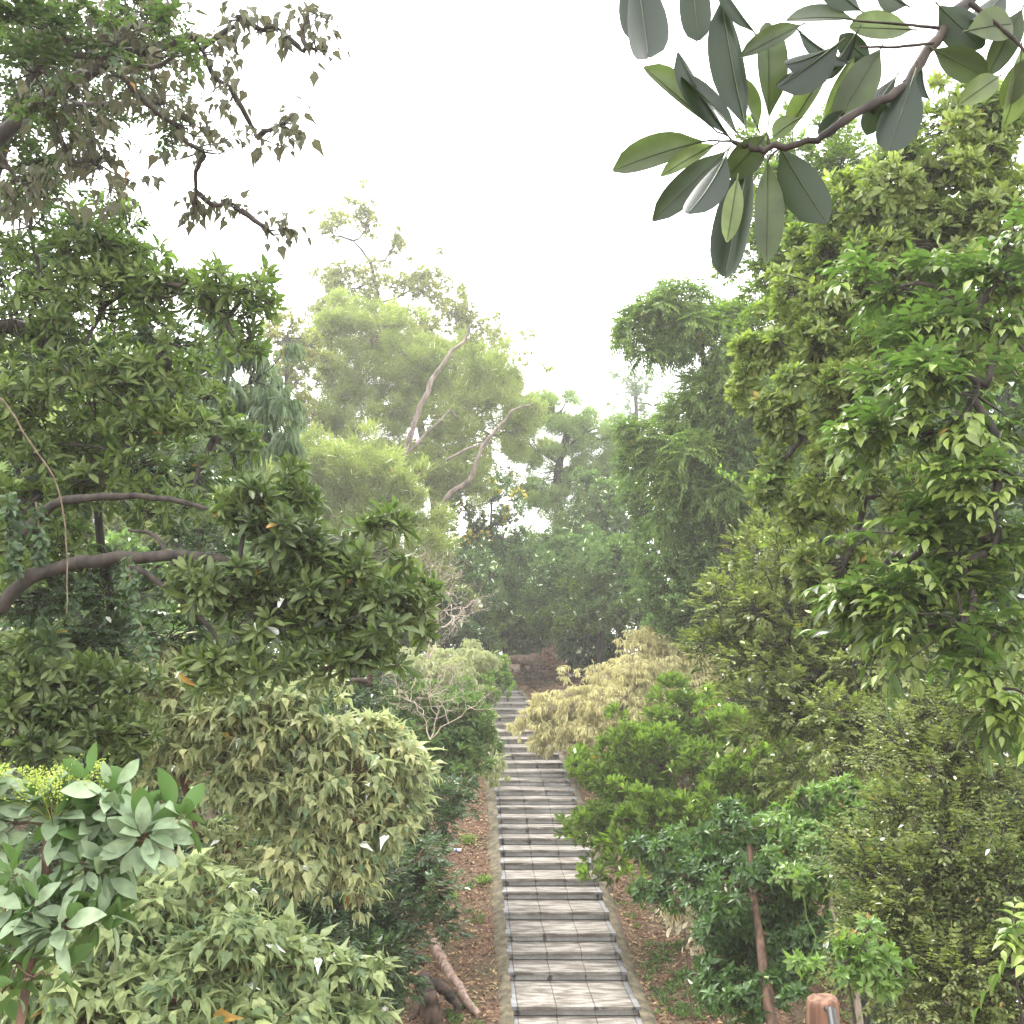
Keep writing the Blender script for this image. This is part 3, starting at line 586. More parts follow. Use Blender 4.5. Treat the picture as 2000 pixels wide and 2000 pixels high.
# rows of wood further left and right behind the near trees
wood_l = [(-150,980,34,170,190,'leftmost of the shaded trees behind the dark left crowns','feather_dull'),
          (120,1000,30,140,150,'light green tree showing through the dark left branches','feather'),
          (330,1020,32,120,150,'green tree behind the long arching bough','tuft'),
          (480,1060,36,110,120,'green tree just left of the low feathery tree','feather'),
          (60,800,40,150,130,'tall pale tree behind the upper left branches','feather_dull'),
          (300,820,42,120,110,'pale tree behind the narrow leafed tree','feather_dull'),
          (200,1180,22,120,110,'sunlit bush under the long arching bough','tuft'),
          (1480,1000,34,150,200,'deep green tree behind the right slope','far_mid'),
          (1750,900,30,220,300,'tall dark tree hidden behind the olive crown','far_mid'),
          (2050,1000,26,220,300,'rightmost dark tree behind the glossy leaves','far_mid')]
for i, (px, py, Y, rx, ry, lab, mt) in enumerate(wood_l):
    fe = mt.startswith('feather')
    plant('wood_edge_tree', lab, 'tree', [(px, py, Y, rx, ry), (px-rx*.6, py+ry*.5, Y, rx*.6, ry*.6), (px+rx*.6, py+ry*.4, Y, rx*.6, ry*.6), (px, py-ry*.7, Y, rx*.6, ry*.5), (px+rx*.1, py+ry, Y, rx, ry*.6)],
          dict(K['feather'], mat=mt, gap=.36, L=.3) if fe else dict(K['farmid'], mat=mt, gap=.32), 70+i, base=base_at(px, Y), trunk_r=.2, limb_r=.06)
# --- middle distance ---------------------------------------------------------------------------------
plant('drooping_tree', 'tree with long drooping compound leaves against the sky right of centre', 'tree',
      [(1390,640,25.3,60,38,.8,1.2),(1440,720,25.6,60,45),(1330,600,25,50,28,.8,1.2),(1280,600,25,55,32,.8,1.3),(1235,640,25,32,34,.8,1.2),(1340,645,25,55,35,.8,1.2),(1275,680,25,45,30,.8,1.2),(1440,660,26,60,55),(1410,760,26,75,65),(1310,850,26,75,50),(1380,900,26,110,90),(1480,820,26,110,110),(1290,930,26,60,80),(1450,960,26,100,90)], K['compound'], 41,
      trunk=[(*base_at(1430,26), 2.5), tuple(at(1420,1100,26)), tuple(at(1410,900,26)), tuple(at(1370,680,25.5))], trunk_r=.16, limb_r=.05)
plant('bright_tree', 'bright green tree showing behind the large overhanging leaves', 'tree',
      [(1560,330,18,90,80),(1500,420,18,60,60),(1490,520,18,55,60),(1600,460,18,100,90),(1560,600,19,90,80),(1650,350,18,80,90)], dict(K['dsmall'], mat='bright_tuft', L=.10, W=.028, gap=.17, s=.22), 42,
      trunk=[(*base_at(1640,18), 1.5), tuple(at(1640,900,18)), tuple(at(1600,500,18))], trunk_r=.14, limb_r=.04)
plant('rounded_bush', 'rounded light green bush above the cream coloured shrub', 'bush',
      [(1350,1100,27,85,60),(1300,1160,27,60,60),(1420,1150,27,80,70),(1350,1210,27,90,50),(1460,1060,27,60,70),(1300,1050,28,60,60),(1250,980,29,45,70)], dict(K['tuft'], L=.13, gap=.2), 43, base=base_at(1370,27), trunk_r=.10, limb_r=.035)
plant('cream_shrub', 'arching cream yellow shrub leaning over the right edge of the steps', 'shrub',
      [(1290,1320,27.5,95,60),(1210,1345,27.5,85,50),(1250,1380,27.2,110,60),(1350,1330,27.5,60,60),(1130,1385,27.5,70,38),(1070,1400,27.8,55,24),(1060,1450,27.5,28,26,.8,.6),(1200,1420,27,85,40),(1140,1440,27.3,60,25),(1310,1400,27,80,50)], K['cream'], 44,
      trunk=[(float(xc(27.5))+4.0, 27.8, ground(float(xc(27.5))+4.0, 27.8)-.1), tuple(at(1290,1420,27.6)), tuple(at(1280,1370,27.5))], trunk_r=.08, bark='bark_pale', limb_r=.035)
plant('bright_bush', 'bright green tufted bush leaning over the steps from the right', 'bush',
      [(1300,1500,20,110,75),(1220,1530,20,70,60),(1400,1450,20.5,90,75),(1160,1500,20.5,40,45),(1180,1600,19.5,55,50),(1280,1610,19,95,60),(1390,1580,19,90,80),(1130,1610,19.8,22,22,.8,.8),(1290,1680,18.5,90,40),(1330,1390,21,60,50),(1500,1520,19,90,90)], K['btuft'], 45,
      trunk=[(3.9, 19, ground(3.9, 19)-.1), tuple(at(1420,1640,19)), tuple(at(1380,1560,19.3))], trunk_r=.07, bark='bark_brown', limb_r=.03)
plant('cream_shrub', 'khaki drooping shrub on the left bank near the top of the steps', 'shrub',
      [(920,1285,31,55,32),(860,1300,30,45,35),(880,1350,29.5,60,40),(960,1430,27,30,35,.8,.9),(950,1500,25,30,28,.8,.9),(800,1310,29,40,35)], dict(K['cream'], mat='khaki', tb=.62, gap=.18), 46,
      base=(float(xc(29))-2.9, 29), trunk_r=.06, bark='bark_pale', limb_r=.025)
plant('lime_bush', 'yellow green bush hugging the left side of the uppermost steps', 'bush',
      [(955,1330,34.5,38,30),(935,1360,34,40,28),(975,1310,35,22,26),(925,1310,35,30,22)], dict(K['lime'], gap=.17, L=.13, W=.03), 47, base=(float(xc(34.5))-1.9, 34.5), trunk_r=.05, limb_r=.02)
plant('tufted_bush', 'mid green tufted bush on the left bank beside the steps', 'bush',
      [(860,1430,21,95,60),(790,1400,21,70,60),(920,1460,21,50,55),(850,1510,20,90,50),(780,1480,20,70,60),(900,1400,22,55,40),(740,1380,22,60,50)], K['tuft'], 48, base=(float(xc(21))-2.7, 21), trunk_r=.06, bark='bark_brown', limb_r=.025)
plant('shady_bush', 'dark leafy bush under the pale leafed tree on the left bank', 'bush',
      [(820,1600,15.5,60,70),(760,1680,14.5,90,80),(820,1730,14.5,45,50),(700,1760,13,110,90),(780,1800,13,70,70),(660,1860,12.5,120,70),(740,1880,12.5,70,60),(890,1560,17.5,35,28,.8,.9),(560,1800,12,100,100)], dict(K['dsmall'], dens=1.1), 49, base=(-2.6, 14), trunk_r=.05, bark='bark_brown', limb_r=.02)
plant('hollow_bush', 'deep green bush in the hollow behind the red stems of the pale leafed tree', 'bush',
      [(400,1680,12,120,70),(290,1620,12.5,100,70),(480,1760,11.5,110,60),(560,1700,12,80,70),(330,1760,11,110,60),(200,1640,12,90,70)], dict(K['dsmall'], dens=.9), 102, base=(-3.4, 12), trunk_r=.04, bark='bark_brown', limb_r=.016)
plant('undergrowth_bush', 'dark bush in the shade behind the pale leafed tree', 'bush',
      [(650,1360,19,90,60),(600,1430,18,90,80),(700,1440,18,70,70),(680,1320,20,80,40)], K['dsmall'], 61, base=(-3.6, 18), trunk_r=.05, limb_r=.02)
plant('slope_tree', 'dense mid green tree standing on the right slope beyond the tangled bushes', 'tree',
      [(1500,1180,15,100,90),(1450,1280,15,70,70),(1560,1290,14.5,110,90),(1620,1150,15,110,90),(1700,1260,14,120,100),(1480,1090,16,70,70),(1560,1400,14,100,70),(1660,1420,13.5,110,90)], dict(K['dsmall'], mat='tangle', L=.085, W=.024, gap=.15, tb=.5), 62,
      trunk=[(4.9, 15, ground(4.9, 15)-.1), tuple(at(1640,1500,14.8)), tuple(at(1600,1250,14.8))], trunk_r=.10, limb_r=.04)
plant('light_bush', 'light yellow green leafed bush with thin grey stems right of the bright bush', 'bush',
      [(1590,1580,12,60,45),(1540,1640,12,60,50),(1640,1640,12,70,60),(1700,1590,12,70,60),(1600,1710,11.5,100,55),(1510,1720,12,50,50)], K['loval'], 63,
      trunk=[tuple(at(1690,2050,10.8)), tuple(at(1665,1910,11)), tuple(at(1625,1780,11.3)), tuple(at(1620,1660,11.8))], trunk_r=.035, bark='bark_pale', limb_r=.014)
plant('dark_oval_shrub', 'dark oval leafed shrub with leaning brown trunk on the lower right', 'shrub',
      [(1440,1740,12.5,90,60),(1350,1700,13,80,40),(1500,1800,12,90,70),(1420,1830,12,60,60),(1560,1850,11.5,80,60),(1460,1650,13,80,50),(1455,1620,12,50,40),(1480,1740,11.6,60,50),(1290,1670,14,50,40)], K['rhodo'], 64,
      trunk=[tuple(at(1515,2080,10.6)), tuple(at(1497,1930,11)), tuple(at(1478,1780,11.5)), tuple(at(1460,1610,12))], trunk_r=.065, bark='bark_brown', limb_r=.022)
plant('low_oval_shrub', 'low green shrub with whorled leaves at the foot of the leaning trunk', 'shrub',
      [(1430,1920,11.5,60,40),(1385,1900,12,28,30),(1480,1960,11,60,40)], dict(K['rhodo'], tb=.62), 65, base=tuple(at(1440, 1960, 11.4)[:2]), trunk_r=.02, limb_r=.01)
plant('tangled_bush', 'sprawling olive brown tangle of small leaves at the lower right edge', 'bush',
      [(1800,1650,9,130,110),(1900,1550,9,130,120),(1780,1800,8.5,130,110),(1930,1750,8.5,130,130),(1850,1920,8,130,90),(1980,1950,8,130,110),(1690,1860,9,60,70),(1800,1480,10,110,80),(1960,1400,9.5,110,110)], dict(K['tangle'], L=.05, W=.014, gap=.10, twig_r=.003), 66,
      trunk=[(5.1, 8.4, ground(5.1, 8.4)-.1), tuple(at(1980,1900,8.6)), tuple(at(1860,1700,8.8))], trunk_r=.05, limb_r=.018)
plant('light_oval_sapling', 'small sapling with light green oval leaves right of the wooden post', 'sapling',
      [(1650,1880,7.6,50,40),(1690,1850,7.6,40,40),(1720,1900,7.6,40,40)], dict(K['loval'], L=.085, gap=.15), 67, base=tuple(at(1690, 1990, 7.6)[:2]), trunk_r=.014, limb_r=.007)
# --- near right -----------------------------------------------------------------------------------------
plant('olive_tree', 'olive green tree with whorled leaves filling the upper right', 'tree',
      [(1800,330,9,110,90),(1900,240,9,110,90),(1690,420,9.5,90,70),(1600,560,9.5,70,70),(1850,480,9,120,90),(1700,600,9.5,110,80),(1540,660,10,60,50),(1470,690,10,45,40),(1620,740,9.5,90,70),(1560,830,9.8,60,60),(1700,760,9,100,80),(1950,420,9,110,110),(1640,930,9.5,80,70),(1560,1020,10,55,60),(1760,1000,9,90,90),(1640,1120,9.5,70,70),(1880,640,9.3,110,90),(1580,480,9.8,50,45),(1450,760,10.2,35,30),(1500,930,10,45,50)], K['olive'], 81,
      trunk=[(6.4, 9.3, ground(6.4, 9.3)-.2), (5.9, 9.3, 4.5), (5.2, 9.2, 7.0), tuple(at(1960,500,9.1)), tuple(at(1900,330,9))], trunk_r=.16, bark='bark_dark', limb_r=.035)
plant('glossy_tree', 'tree with large glossy bright tipped leaves reaching in from the right edge', 'tree',
      [(1820,700,7,90,60),(1900,620,7,90,60),(1720,740,7.2,55,40),(1900,780,6.8,120,90),(1800,860,7,110,70),(1950,930,6.5,90,70),(1820,1050,6.8,110,70),(1930,1080,6.5,90,90),(1720,1110,7,80,60),(1660,1180,7,60,45),(1760,1220,6.8,90,60),(1880,1230,6.6,110,90),(1960,1360,6.4,90,80),(1760,560,7.4,90,60),(1960,520,7,80,80)], K['glossy'], 82,
      trunk=[(5.2, 6.9, ground(5.2, 6.9)-.2), (4.9, 6.9, 4), (4.5, 6.8, 6.5), (4.2, 6.8, 8)], trunk_r=.13, bark='bark_dark', limb_r=.03)
plant('hanging_glossy_branch', 'small sapling with broad bright leaves at the right edge above the ground', 'sapling',
      [(1975,1840,4.6,32,45)], dict(K['glossy'], L=.10, W=.022, gap=.22, tb=.5, dens=.7), 83, base=tuple(at(1990, 1950, 4.6)[:2]), trunk_r=.012, limb_r=.006)
# --- near left ------------------------------------------------------------------------------------------
BL = at(-160, 1330, 7.0)
plant('bough_tree', 'big dark tree with whorled paddle leaves and a long arching bough on the left', 'tree',
      [(560,1060,7.2,90,70),(640,1130,7.2,80,60),(700,1060,7.3,60,50),(760,1170,7.3,80,60),(660,1220,7.2,110,60),(540,1200,7.1,90,70),(450,1130,7,80,60),(480,1000,7,60,50),(470,1290,6.9,80,45),(400,1300,6.8,50,40),(810,1210,7.3,40,40),(560,960,7.2,40,40),(700,1290,7.2,60,35)], K['rosL'], 91,
      trunk=[(BL[0]-.5, 7, ground(BL[0]-.5, 7)-.2), tuple(at(-120,1330,7)), tuple(at(0,1185,7)), tuple(at(90,1115,7)), tuple(at(230,1092,7)), tuple(at(390,1090,7)), tuple(at(520,1120,7.1)), tuple(at(620,1180,7.2))], trunk_r=.062,
      limbs=[([at(230,1092,7), at(300,1130,6.95), at(360,1180,6.9), at(420,1240,6.9), at(435,1300,6.9)], .026, .010), ([at(0,1090,7.4), at(100,990,7.3), at(200,970,7.2), at(330,975,7.2), at(420,1000,7.2)], .045, .012), ([at(330,1092,7), at(300,1045,7.1), at(250,1035,7.1)], .02, .008)], bark='bark_dark', limb_r=.018)
plant('crown_tree', 'tall dark crowned tree with thick crooked limbs along the left edge', 'tree',
      [(300,540,8,80,60),(390,560,8,70,60),(470,560,8,60,45),(440,620,8,70,50),(200,600,8,110,80),(80,560,8,110,100),(330,680,8,90,70),(180,760,8,130,90),(60,800,8,120,110),(340,800,8,80,70),(420,850,7.8,60,50),(230,900,8,120,80),(80,960,8,110,90),(480,680,8,35,35),(200,450,8,90,60),(60,420,8,100,70),(380,960,7.8,80,50),(460,890,7.8,40,35),(20,1080,7.6,90,80)], dict(K['rosL'], L=.115, W=.017, gap=.175, dens=.95, ragged=.45, mat='rosette_up', n=7, twig_r=.0045), 92,
      trunk=[(-5.0, 8.2, ground(-5, 8.2)-.2), (-4.8, 8.2, 4.2), tuple(at(-60,900,8.1)), tuple(at(0,640,8)), tuple(at(120,690,8)), tuple(at(180,720,8))], trunk_r=.095, bark='bark_dark', limb_r=.024)
plant('pointed_leaf_tree', 'thin branched tree with reddish pointed leaves hanging from the top left', 'tree',
      [(150,60,6,150,70),(330,50,6,120,50),(470,30,6.2,80,30),(600,20,6.4,40,22,.8,.6),(620,100,6.4,35,35,.8,.5),(450,170,6.2,60,40,.8,.7),(350,250,6.2,70,35,.8,.7),(500,270,6.4,45,25,.8,.5),(560,240,6.4,35,25,.8,.5),(250,160,6,110,70),(100,230,5.8,110,90),(200,330,6,110,60),(380,400,6.4,30,20,.8,.7),(470,410,6.4,55,22,.8,.7),(535,460,6.4,28,30,.8,.6),(400,300,6.2,60,40,.8,.6),(40,360,6,80,60),(550,60,6.3,50,25,.8,.6),(400,110,6.2,70,40,.8,.7)], K['redhang'], 93,
      trunk=[(-4.6, 5.6, ground(-4.6, 5.6)-.2), (-4.3, 5.7, 5), (-3.8, 5.8, 8), tuple(at(30,240,5.9)), tuple(at(200,130,6)), tuple(at(380,70,6.1))], trunk_r=.07, bark='bark_dark', limb_r=.02)
plant('vine_tree', 'dense dark green small leafed tree in the top left corner', 'tree',
      [(80,90,7.5,130,80),(220,60,7.5,100,60),(300,120,7.5,70,60),(120,200,7.5,110,70),(320,200,7.5,50,50),(60,320,7.5,100,80),(100,60,5.4,110,60),(60,160,5.4,90,60),(230,80,5.4,70,40),(340,110,5.6,40,30,.8,.7)], dict(K['vine'], dens=1.0), 94,
      trunk=[(-5.2, 7.4, ground(-5.2, 7.4)-.2), (-4.8, 7.4, 6), tuple(at(-20,350,7.5)), tuple(at(80,120,7.5))], trunk_r=.09, limb_r=.022)
plant('tangled_tree', 'dark small leafed tree full of fine twigs filling the shade around the arching bough', 'tree',
      [(80,1080,9,110,90,.8,.7),(220,1160,9,110,70,.8,.6),(330,920,9,90,70,.8,.7),(180,930,9,110,80,.8,.7),(400,1090,9,80,70,.8,.6),(60,880,9,90,80,.8,.8),(330,1250,9.4,90,50,.8,.6),(120,1260,9,110,50,.8,.8),(250,780,9.4,110,80,.8,.7),(110,700,9.4,110,80,.8,.8),(300,640,9.4,90,70,.8,.6),(90,500,9.4,110,90,.8,.8),(220,480,9.4,80,70,.8,.6),(40,1180,8.6,90,80,.8,.9)], dict(K['dsmall'], L=.075, W=.021, twig_r=.004, droop=.5), 101,
      trunk=[(-3.3, 9.6, ground(-3.3, 9.6)-.1), tuple(at(240,1400,9.4)), tuple(at(200,1100,9.2)), tuple(at(180,850,9.2))], trunk_r=.07, limb_r=.022)
plant('narrow_leaf_tree', 'grey green tree with narrow drooping leaves behind the left crowns', 'tree',
      [(430,690,14,60,60),(500,740,14,60,60),(440,780,14,80,60),(540,800,14,50,50),(480,850,14,70,40),(390,720,14,60,60),(560,870,14,40,30,.8,.7)], K['willow'], 95,
      trunk=[(-4.2, 14.2, ground(-4.2, 14.2)-.1), tuple(at(380,1100,14)), tuple(at(440,800,14))], trunk_r=.10, limb_r=.03)
plant('shade_leaf_tree', 'shaded tree with whorled leaves at the left edge under the arching bough', 'tree',
      [(60,1400,7,100,60),(180,1380,7.2,100,60),(120,1330,7.3,110,50),(240,1440,7.2,60,50),(40,1300,7,90,50),(150,1480,7,90,50)], dict(K['rosL'], L=.125, gap=.165), 96,
      trunk=[(-3.9, 7.6, ground(-3.9, 7.6)-.1), tuple(at(-30,1600,7.3)), tuple(at(60,1440,7.2))], trunk_r=.06, limb_r=.02)
plant('pale_leaf_tree', 'pale khaki leafed tree with drooping flower spikes left of the steps', 'tree',
      [(560,1450,9,110,80),(680,1450,9.2,80,60),(760,1500,9.4,60,60),(480,1370,9,90,60),(560,1350,9,70,45),(640,1550,9,110,80),(740,1600,9.2,70,60),(620,1650,9,90,60),(350,1330,9.3,90,60),(340,1420,9.2,90,60),(430,1500,9,80,60),(310,1500,9.3,50,60),(800,1560,9.5,35,40),(700,1690,9.1,60,50),(500,1560,8.9,60,40),(300,1590,9.6,50,40),(470,1650,9.2,60,45),(280,1400,9.6,60,50)], K['khaki'], 97,
      trunk=[tuple(at(385,1900,9.4)), tuple(at(390,1720,9.3)), tuple(at(388,1640,9.2)), tuple(at(355,1510,9.1)), tuple(at(350,1430,9))], trunk_r=.05, bark='bark_red', limb_r=.018, extra=hanging_spikes(.34, .14, .013))
plant('pale_leaf_shrub', 'greener pointed leafed shrub spreading across the lower left corner', 'shrub',
      [(250,1780,6.6,110,60),(370,1760,6.8,80,40),(450,1840,6.5,110,60),(330,1870,6.3,110,60),(560,1890,6.5,90,50),(640,1950,6.5,80,45),(480,1960,6.3,110,60),(330,1980,6,120,60),(180,1880,6.2,90,70),(700,1990,6.5,50,30),(170,1980,6,110,60),(240,1700,7.4,80,50)], dict(K['khakig'], gap=.12), 98,
      base=(-1.9, 6.6), trunk_r=.04, bark='bark_red', limb_r=.015, extra=hanging_spikes(.08, .10, .011))
plant('broad_leaf_plant', 'tall plant with broad grey green leaves and yellow green flower head at the left edge', 'plant',
      [(20,1600,3.9,50,50),(120,1600,3.9,60,40),(220,1560,3.9,50,45),(280,1640,3.9,50,40),(180,1680,3.9,60,40),(60,1740,3.8,60,50),(140,1790,3.8,60,50),(30,1880,3.7,80,80)], dict(make=mk_rosette, n=6, shape='oval', L=.13, W=.029, gap=.33, mat=['broad_pale', 'panicle'], p0=.7, p1=1.6, up=.6, clump=.3, twig_r=.004, smooth=True, dens=1.1, pet=.03, sp=.2), 99,
      trunk=[(-1.95, 3.8, ground(-1.95, 3.8)-.1), tuple(at(60,1900,3.85)), tuple(at(95,1620,3.9)), tuple(at(108,1560,3.9))], trunk_r=.022, bark='bark_brown', limb_r=.009)

# --- mass of undergrowth and far wood: nobody could count these -----------------------------------------
def mass(name, label, pts, cfgs, seed, r=(.6, 1.0), rz=.8):
    """pts: world (x, y, z above ground, scale)"""
    rng = np.random.RandomState(seed)
    for ci, cfg in enumerate(cfgs):
        lf = MB(); wood = MB()
        for q, (x, y, dz, sc) in enumerate(pts):
            if q % len(cfgs) != ci: continue
            c = np.array([x, y, ground(x, y)+dz]); rr = np.array([1, 1, rz])*sc*rng.uniform(*r)
            n = int(1.2*cfg.get('dens', 1)*12.5*rr[0]*rr[2]/cfg['gap']**2)
            P, A, co, cc, idx = lobe_shoots(c, rr*1.2, n, rng, .34, .5)
            keep = P[:, 2] > gz(P[:, 0], P[:, 1])+.03; P, A, co, idx = P[keep], A[keep], co[keep], idx[keep]
            sel = rng.rand(len(P)) < .4; twigs(wood, cc[idx][sel], P[sel], .006, .003, rng, .1)
            cfg['make'](lf, P, A, co, rng, cfg)
        mats = cfg['mat'] if isinstance(cfg['mat'], (list, tuple)) else [cfg['mat']]
        lab = label if ci == 0 else label.replace('mass', 'patch %s' % ['', 'mixed in', 'beyond'][ci])
        o = lf.build(name, [M[x] for x in mats]); tag(o, label, name.replace('_', ' '), kind='stuff')
        wood.build('stems', M['twig'], o)
rg = np.random.RandomState(400)
pl, pr = [], []
for i in range(150):
    y = rg.uniform(9, 46); d = rg.uniform(0, 1)**1.0*9
    lim = 2.7 if y < 20 else 2.2
    for sgn, L in ((-1, pl), (1, pr)):
        x = float(xc(y))+sgn*(lim+.9+d*(.6+y/40))
        if sgn > 0 and y < 15 and x < 3.8: continue
        L.append((x, y, rg.uniform(.2, .6), rg.uniform(.7, 1.25)))
mass('undergrowth', 'mass of low green undergrowth on the left bank between the bushes', pl[::2], [dict(K['dsmall'], L=.08, W=.022, gap=.16)], 401)
mass('undergrowth', 'brighter ground shrubs on the left bank behind the bushes', pl[1::2], [dict(K['tuft'], gap=.19)], 402)
mass('undergrowth', 'mass of dark undergrowth on the right bank between the bushes', pr[::2], [dict(K['dsmall'], L=.08, W=.022, gap=.16)], 403)
mass('undergrowth', 'olive ground shrubs on the right bank behind the bushes', pr[1::2], [dict(K['tangle'], gap=.16, L=.075, W=.022)], 404)
fw = []
for i in range(70):
    a = rg.uniform(-38, 38); y = rg.uniform(50, 72)
    if abs(a) < 6 and y < 58: y += 8
    fw.append((a, y, rg.uniform(.5, 5.0), rg.uniform(1.6, 3.)))
for i in range(8): fw.append((rg.uniform(-9, -4.5), rg.uniform(39, 47), rg.uniform(.4, 1.8), rg.uniform(.9, 1.4)))
for i in range(14): fw.append((rg.uniform(5, 11), rg.uniform(36, 46), rg.uniform(.6, 2.2), rg.uniform(1., 1.5)))
for i in range(50):
    sg = rg.choice([-1, 1]); fw.append((sg*rg.uniform(7, 26), rg.uniform(30, 50), rg.uniform(.5, 3.5), rg.uniform(1.2, 2.2)))
mass('distant_wood', 'far hilltop wood filling the gaps between the trees', fw, [dict(K['farmid'], gap=.34, L=.24, W=.05)], 405)

# --- small structures, logs, litter --------------------------------------------------------------------------
def hit(px, py):
    r = ray(px, py)
    for Y in np.arange(4, 70, .05):
        p = CAM+r*(Y/r[1])
        if p[2] <= ground(p[0], p[1]): return p
    return CAM+r*(60/r[1])
M['log'] = barkmat('weathered log', (.10, .06, .045), (.34, .24, .19), 14, .8, .5)
M['rot'] = barkmat('rotten dark wood', (.012, .009, .007), (.10, .062, .044), 9, .9, .8)
M['soilroot'] = barkmat('earth and roots', (.06, .030, .02), (.36, .20, .14), 6, .95, .9, (1, 1, 1))
M['post'] = barkmat('orange brown grained wood', (.075, .036, .02), (.22, .115, .072), 11, .85, .6, (2.5, 2.5, .12))
M['metal'] = newmat('dark metal rail')[0]; M['metal'].node_tree.nodes['Principled BSDF'].inputs['Base Color'].default_value = (.022, .021, .02, 1)
M['metal'].node_tree.nodes['Principled BSDF'].inputs['Metallic'].default_value = 0; M['metal'].node_tree.nodes['Principled BSDF'].inputs['Roughness'].default_value = .45
rr_ = np.random.RandomState(5)
# railing post at the bottom right
t = at(1606, 1947, 5.0); gp = ground(t[0], t[1]); R_ = empty('railing', (t[0], t[1], gp)); tag(R_, 'orange brown wooden post with a dark metal rail at the lower right', 'railing')
mb = MB(); prof = [(gp-.2, .074), (gp+.1, .074), (t[2]-.10, .073), (t[2]-.03, .071), (t[2]-.012, .068), (t[2]-.004, .062), (t[2], .045)]
a = np.arange(20)*2*PI/20; sq = 1/np.maximum(np.abs(np.cos(a)), np.abs(np.sin(a)))**.35
V = []
for z, r in prof: V += [(t[0]+r*q*math.cos(b), t[1]+r*q*math.sin(b), z+.006*math.cos(b)) for q, b in zip(sq, a)]
F = [(i*20+j, i*20+(j+1) % 20, (i+1)*20+(j+1) % 20, (i+1)*20+j) for i in range(len(prof)-1) for j in range(20)]
mb.add(V, np.array(F), .5, 0, True); mb.add(V[-20:], [tuple(range(20))], .5, 0)
mb.build('post', M['post'], R_)
mb = MB(); e0 = at(1622, 1980, 4.86); tube(mb, [e0+np.array([.01, .02, .005]), e0+np.array([-.05, -.25, -.06]), e0+np.array([-.16, -.75, -.17]), e0+np.array([-.3, -1.4, -.16])], .022, .022, 10, 0, None)
mb.build('rail', M['metal'], R_)
mb = MB(); c = e0+np.array([.002, .035, .0]); tube(mb, [c, c+np.array([.0, .05, 0])], .012, .012, 8, 0, None); mb.build('bolt', M['metal'], R_)
def log_thing(name, label, cat, polys, mat, sides=10, lift=0, seed=0, parts=None):
    rg_ = np.random.RandomState(seed); base = polys[0][0][0]; o = empty(name, tuple(base)); tag(o, label, cat)
    for i, (pts, r0, r1) in enumerate(polys):
        m_ = MB(); tube(m_, pts, r0, r1, sides, .10, rg_); m_.build((parts or ['trunk']+['limb']*20)[i], M[mat if i == 0 or mat != 'log' else 'log'], o)
    return o
def G(px, py, up=0.): p = hit(px, py); p[2] = ground(p[0], p[1])+up; return p
log_thing('fallen_limb', 'curved smooth reddish brown limb lying on the left bank by the lowest steps', 'log',
          [([G(845,1880,.34), G(868,1915,.26), G(895,1950,.18), G(915,1975,.10), G(936,1990,.04)], .085, .055)], 'log', seed=1)
log_thing('rotten_stump', 'rotten broken stump with twisted dark roots left of the lowest steps', 'stump',
          [([G(836,1985,-.1), G(838,1982,.12), G(834,1978,.30), G(826,1972,.48)], .19, .12), ([G(832,1976,.30), G(852,1974,.36), G(872,1976,.30), G(884,1980,.20)], .10, .075),
           ([G(882,1980,.24), G(893,1986,.12), G(890,1996,-.02), G(898,2004,-.08)], .07, .04), ([G(846,1984,.14), G(856,1996,.04), G(864,2008,-.05)], .09, .04), ([G(826,1982,.20), G(812,1990,.08), G(796,1996,-.04)], .07, .035)],
          'rot', seed=2, parts=['trunk', 'broken_limb', 'root', 'root', 'root'])
yt = 49.5
def gy(px, Y, up): p = at(px, 1300, Y); return np.array([p[0], Y, ground(p[0], Y)+up])
log_thing('fallen_tree', 'toppled tree trunk lying across the top of the steps', 'log',
          [([gy(975,yt+1,.72), gy(1010,yt+.6,.66), gy(1040,yt+.2,.62), gy(1072,yt,.42)], .20, .30)], 'log', seed=3)
rb = gy(1078, yt-.3, .35); o = empty('root_ball', tuple(rb)); tag(o, 'torn up root plate full of earth at the end of the toppled trunk', 'root ball')
d = unit(rr_.normal(size=(900, 3))); mb = MB()
th = np.linspace(0, PI, 15); ph = np.linspace(0, 2*PI, 23)[:-1]
S_ = np.array([(math.sin(a_)*math.cos(b_), math.sin(a_)*math.sin(b_), math.cos(a_)) for a_ in th for b_ in ph]); S_ = S_*(1+.28*noise3(S_*3, 1, 9))[:, None]*np.array([.55, .45, .85])+rb
mb.add(S_, np.array([(i*22+j, i*22+(j+1) % 22, (i+1)*22+(j+1) % 22, (i+1)*22+j) for i in range(14) for j in range(22)])[:, ::-1], .5, 0, True); mb.build('earth', M['soilroot'], o)
mb = MB(); A_ = rb+d[:60]*.4; twigs(mb, A_, A_+unit(d[:60]+np.array([[.2, -.3, -.3]]))*rr_.uniform(.4, 1.3, 60)[:, None], .035, .01, rr_, .2); mb.build('roots', M['log'], o)
log_thing('dead_tree', 'bare standing dead trunk with peeling pale bark behind the root ball', 'dead tree',
          [([gy(1112,yt+2,-.2), gy(1108,yt+2,1.2), gy(1102,yt+2,2.3), gy(1096,yt+2,3.3)], .24, .14), ([gy(1098,yt+2,2.9), gy(1102,yt+1.9,3.6)], .09, .05)], 'log', seed=4)
log_thing('cut_stump', 'short dark stump on the bare soil beside the topmost steps', 'stump', [([gy(1030,46,-.1), gy(1031,46,.3), gy(1030,46,.62)], .16, .15), ([gy(1029,46,.5), gy(1022,46,.66)], .06, .04)], 'rot', seed=5)
mb = MB(); n_ = 260; bx = rr_.uniform(.9, 5.2, n_); by = rr_.uniform(42, 49, n_); bx = xc(by)+bx; A_ = np.stack([bx, by, gz(bx, by)+rr_.uniform(.02, .3, n_)], -1)
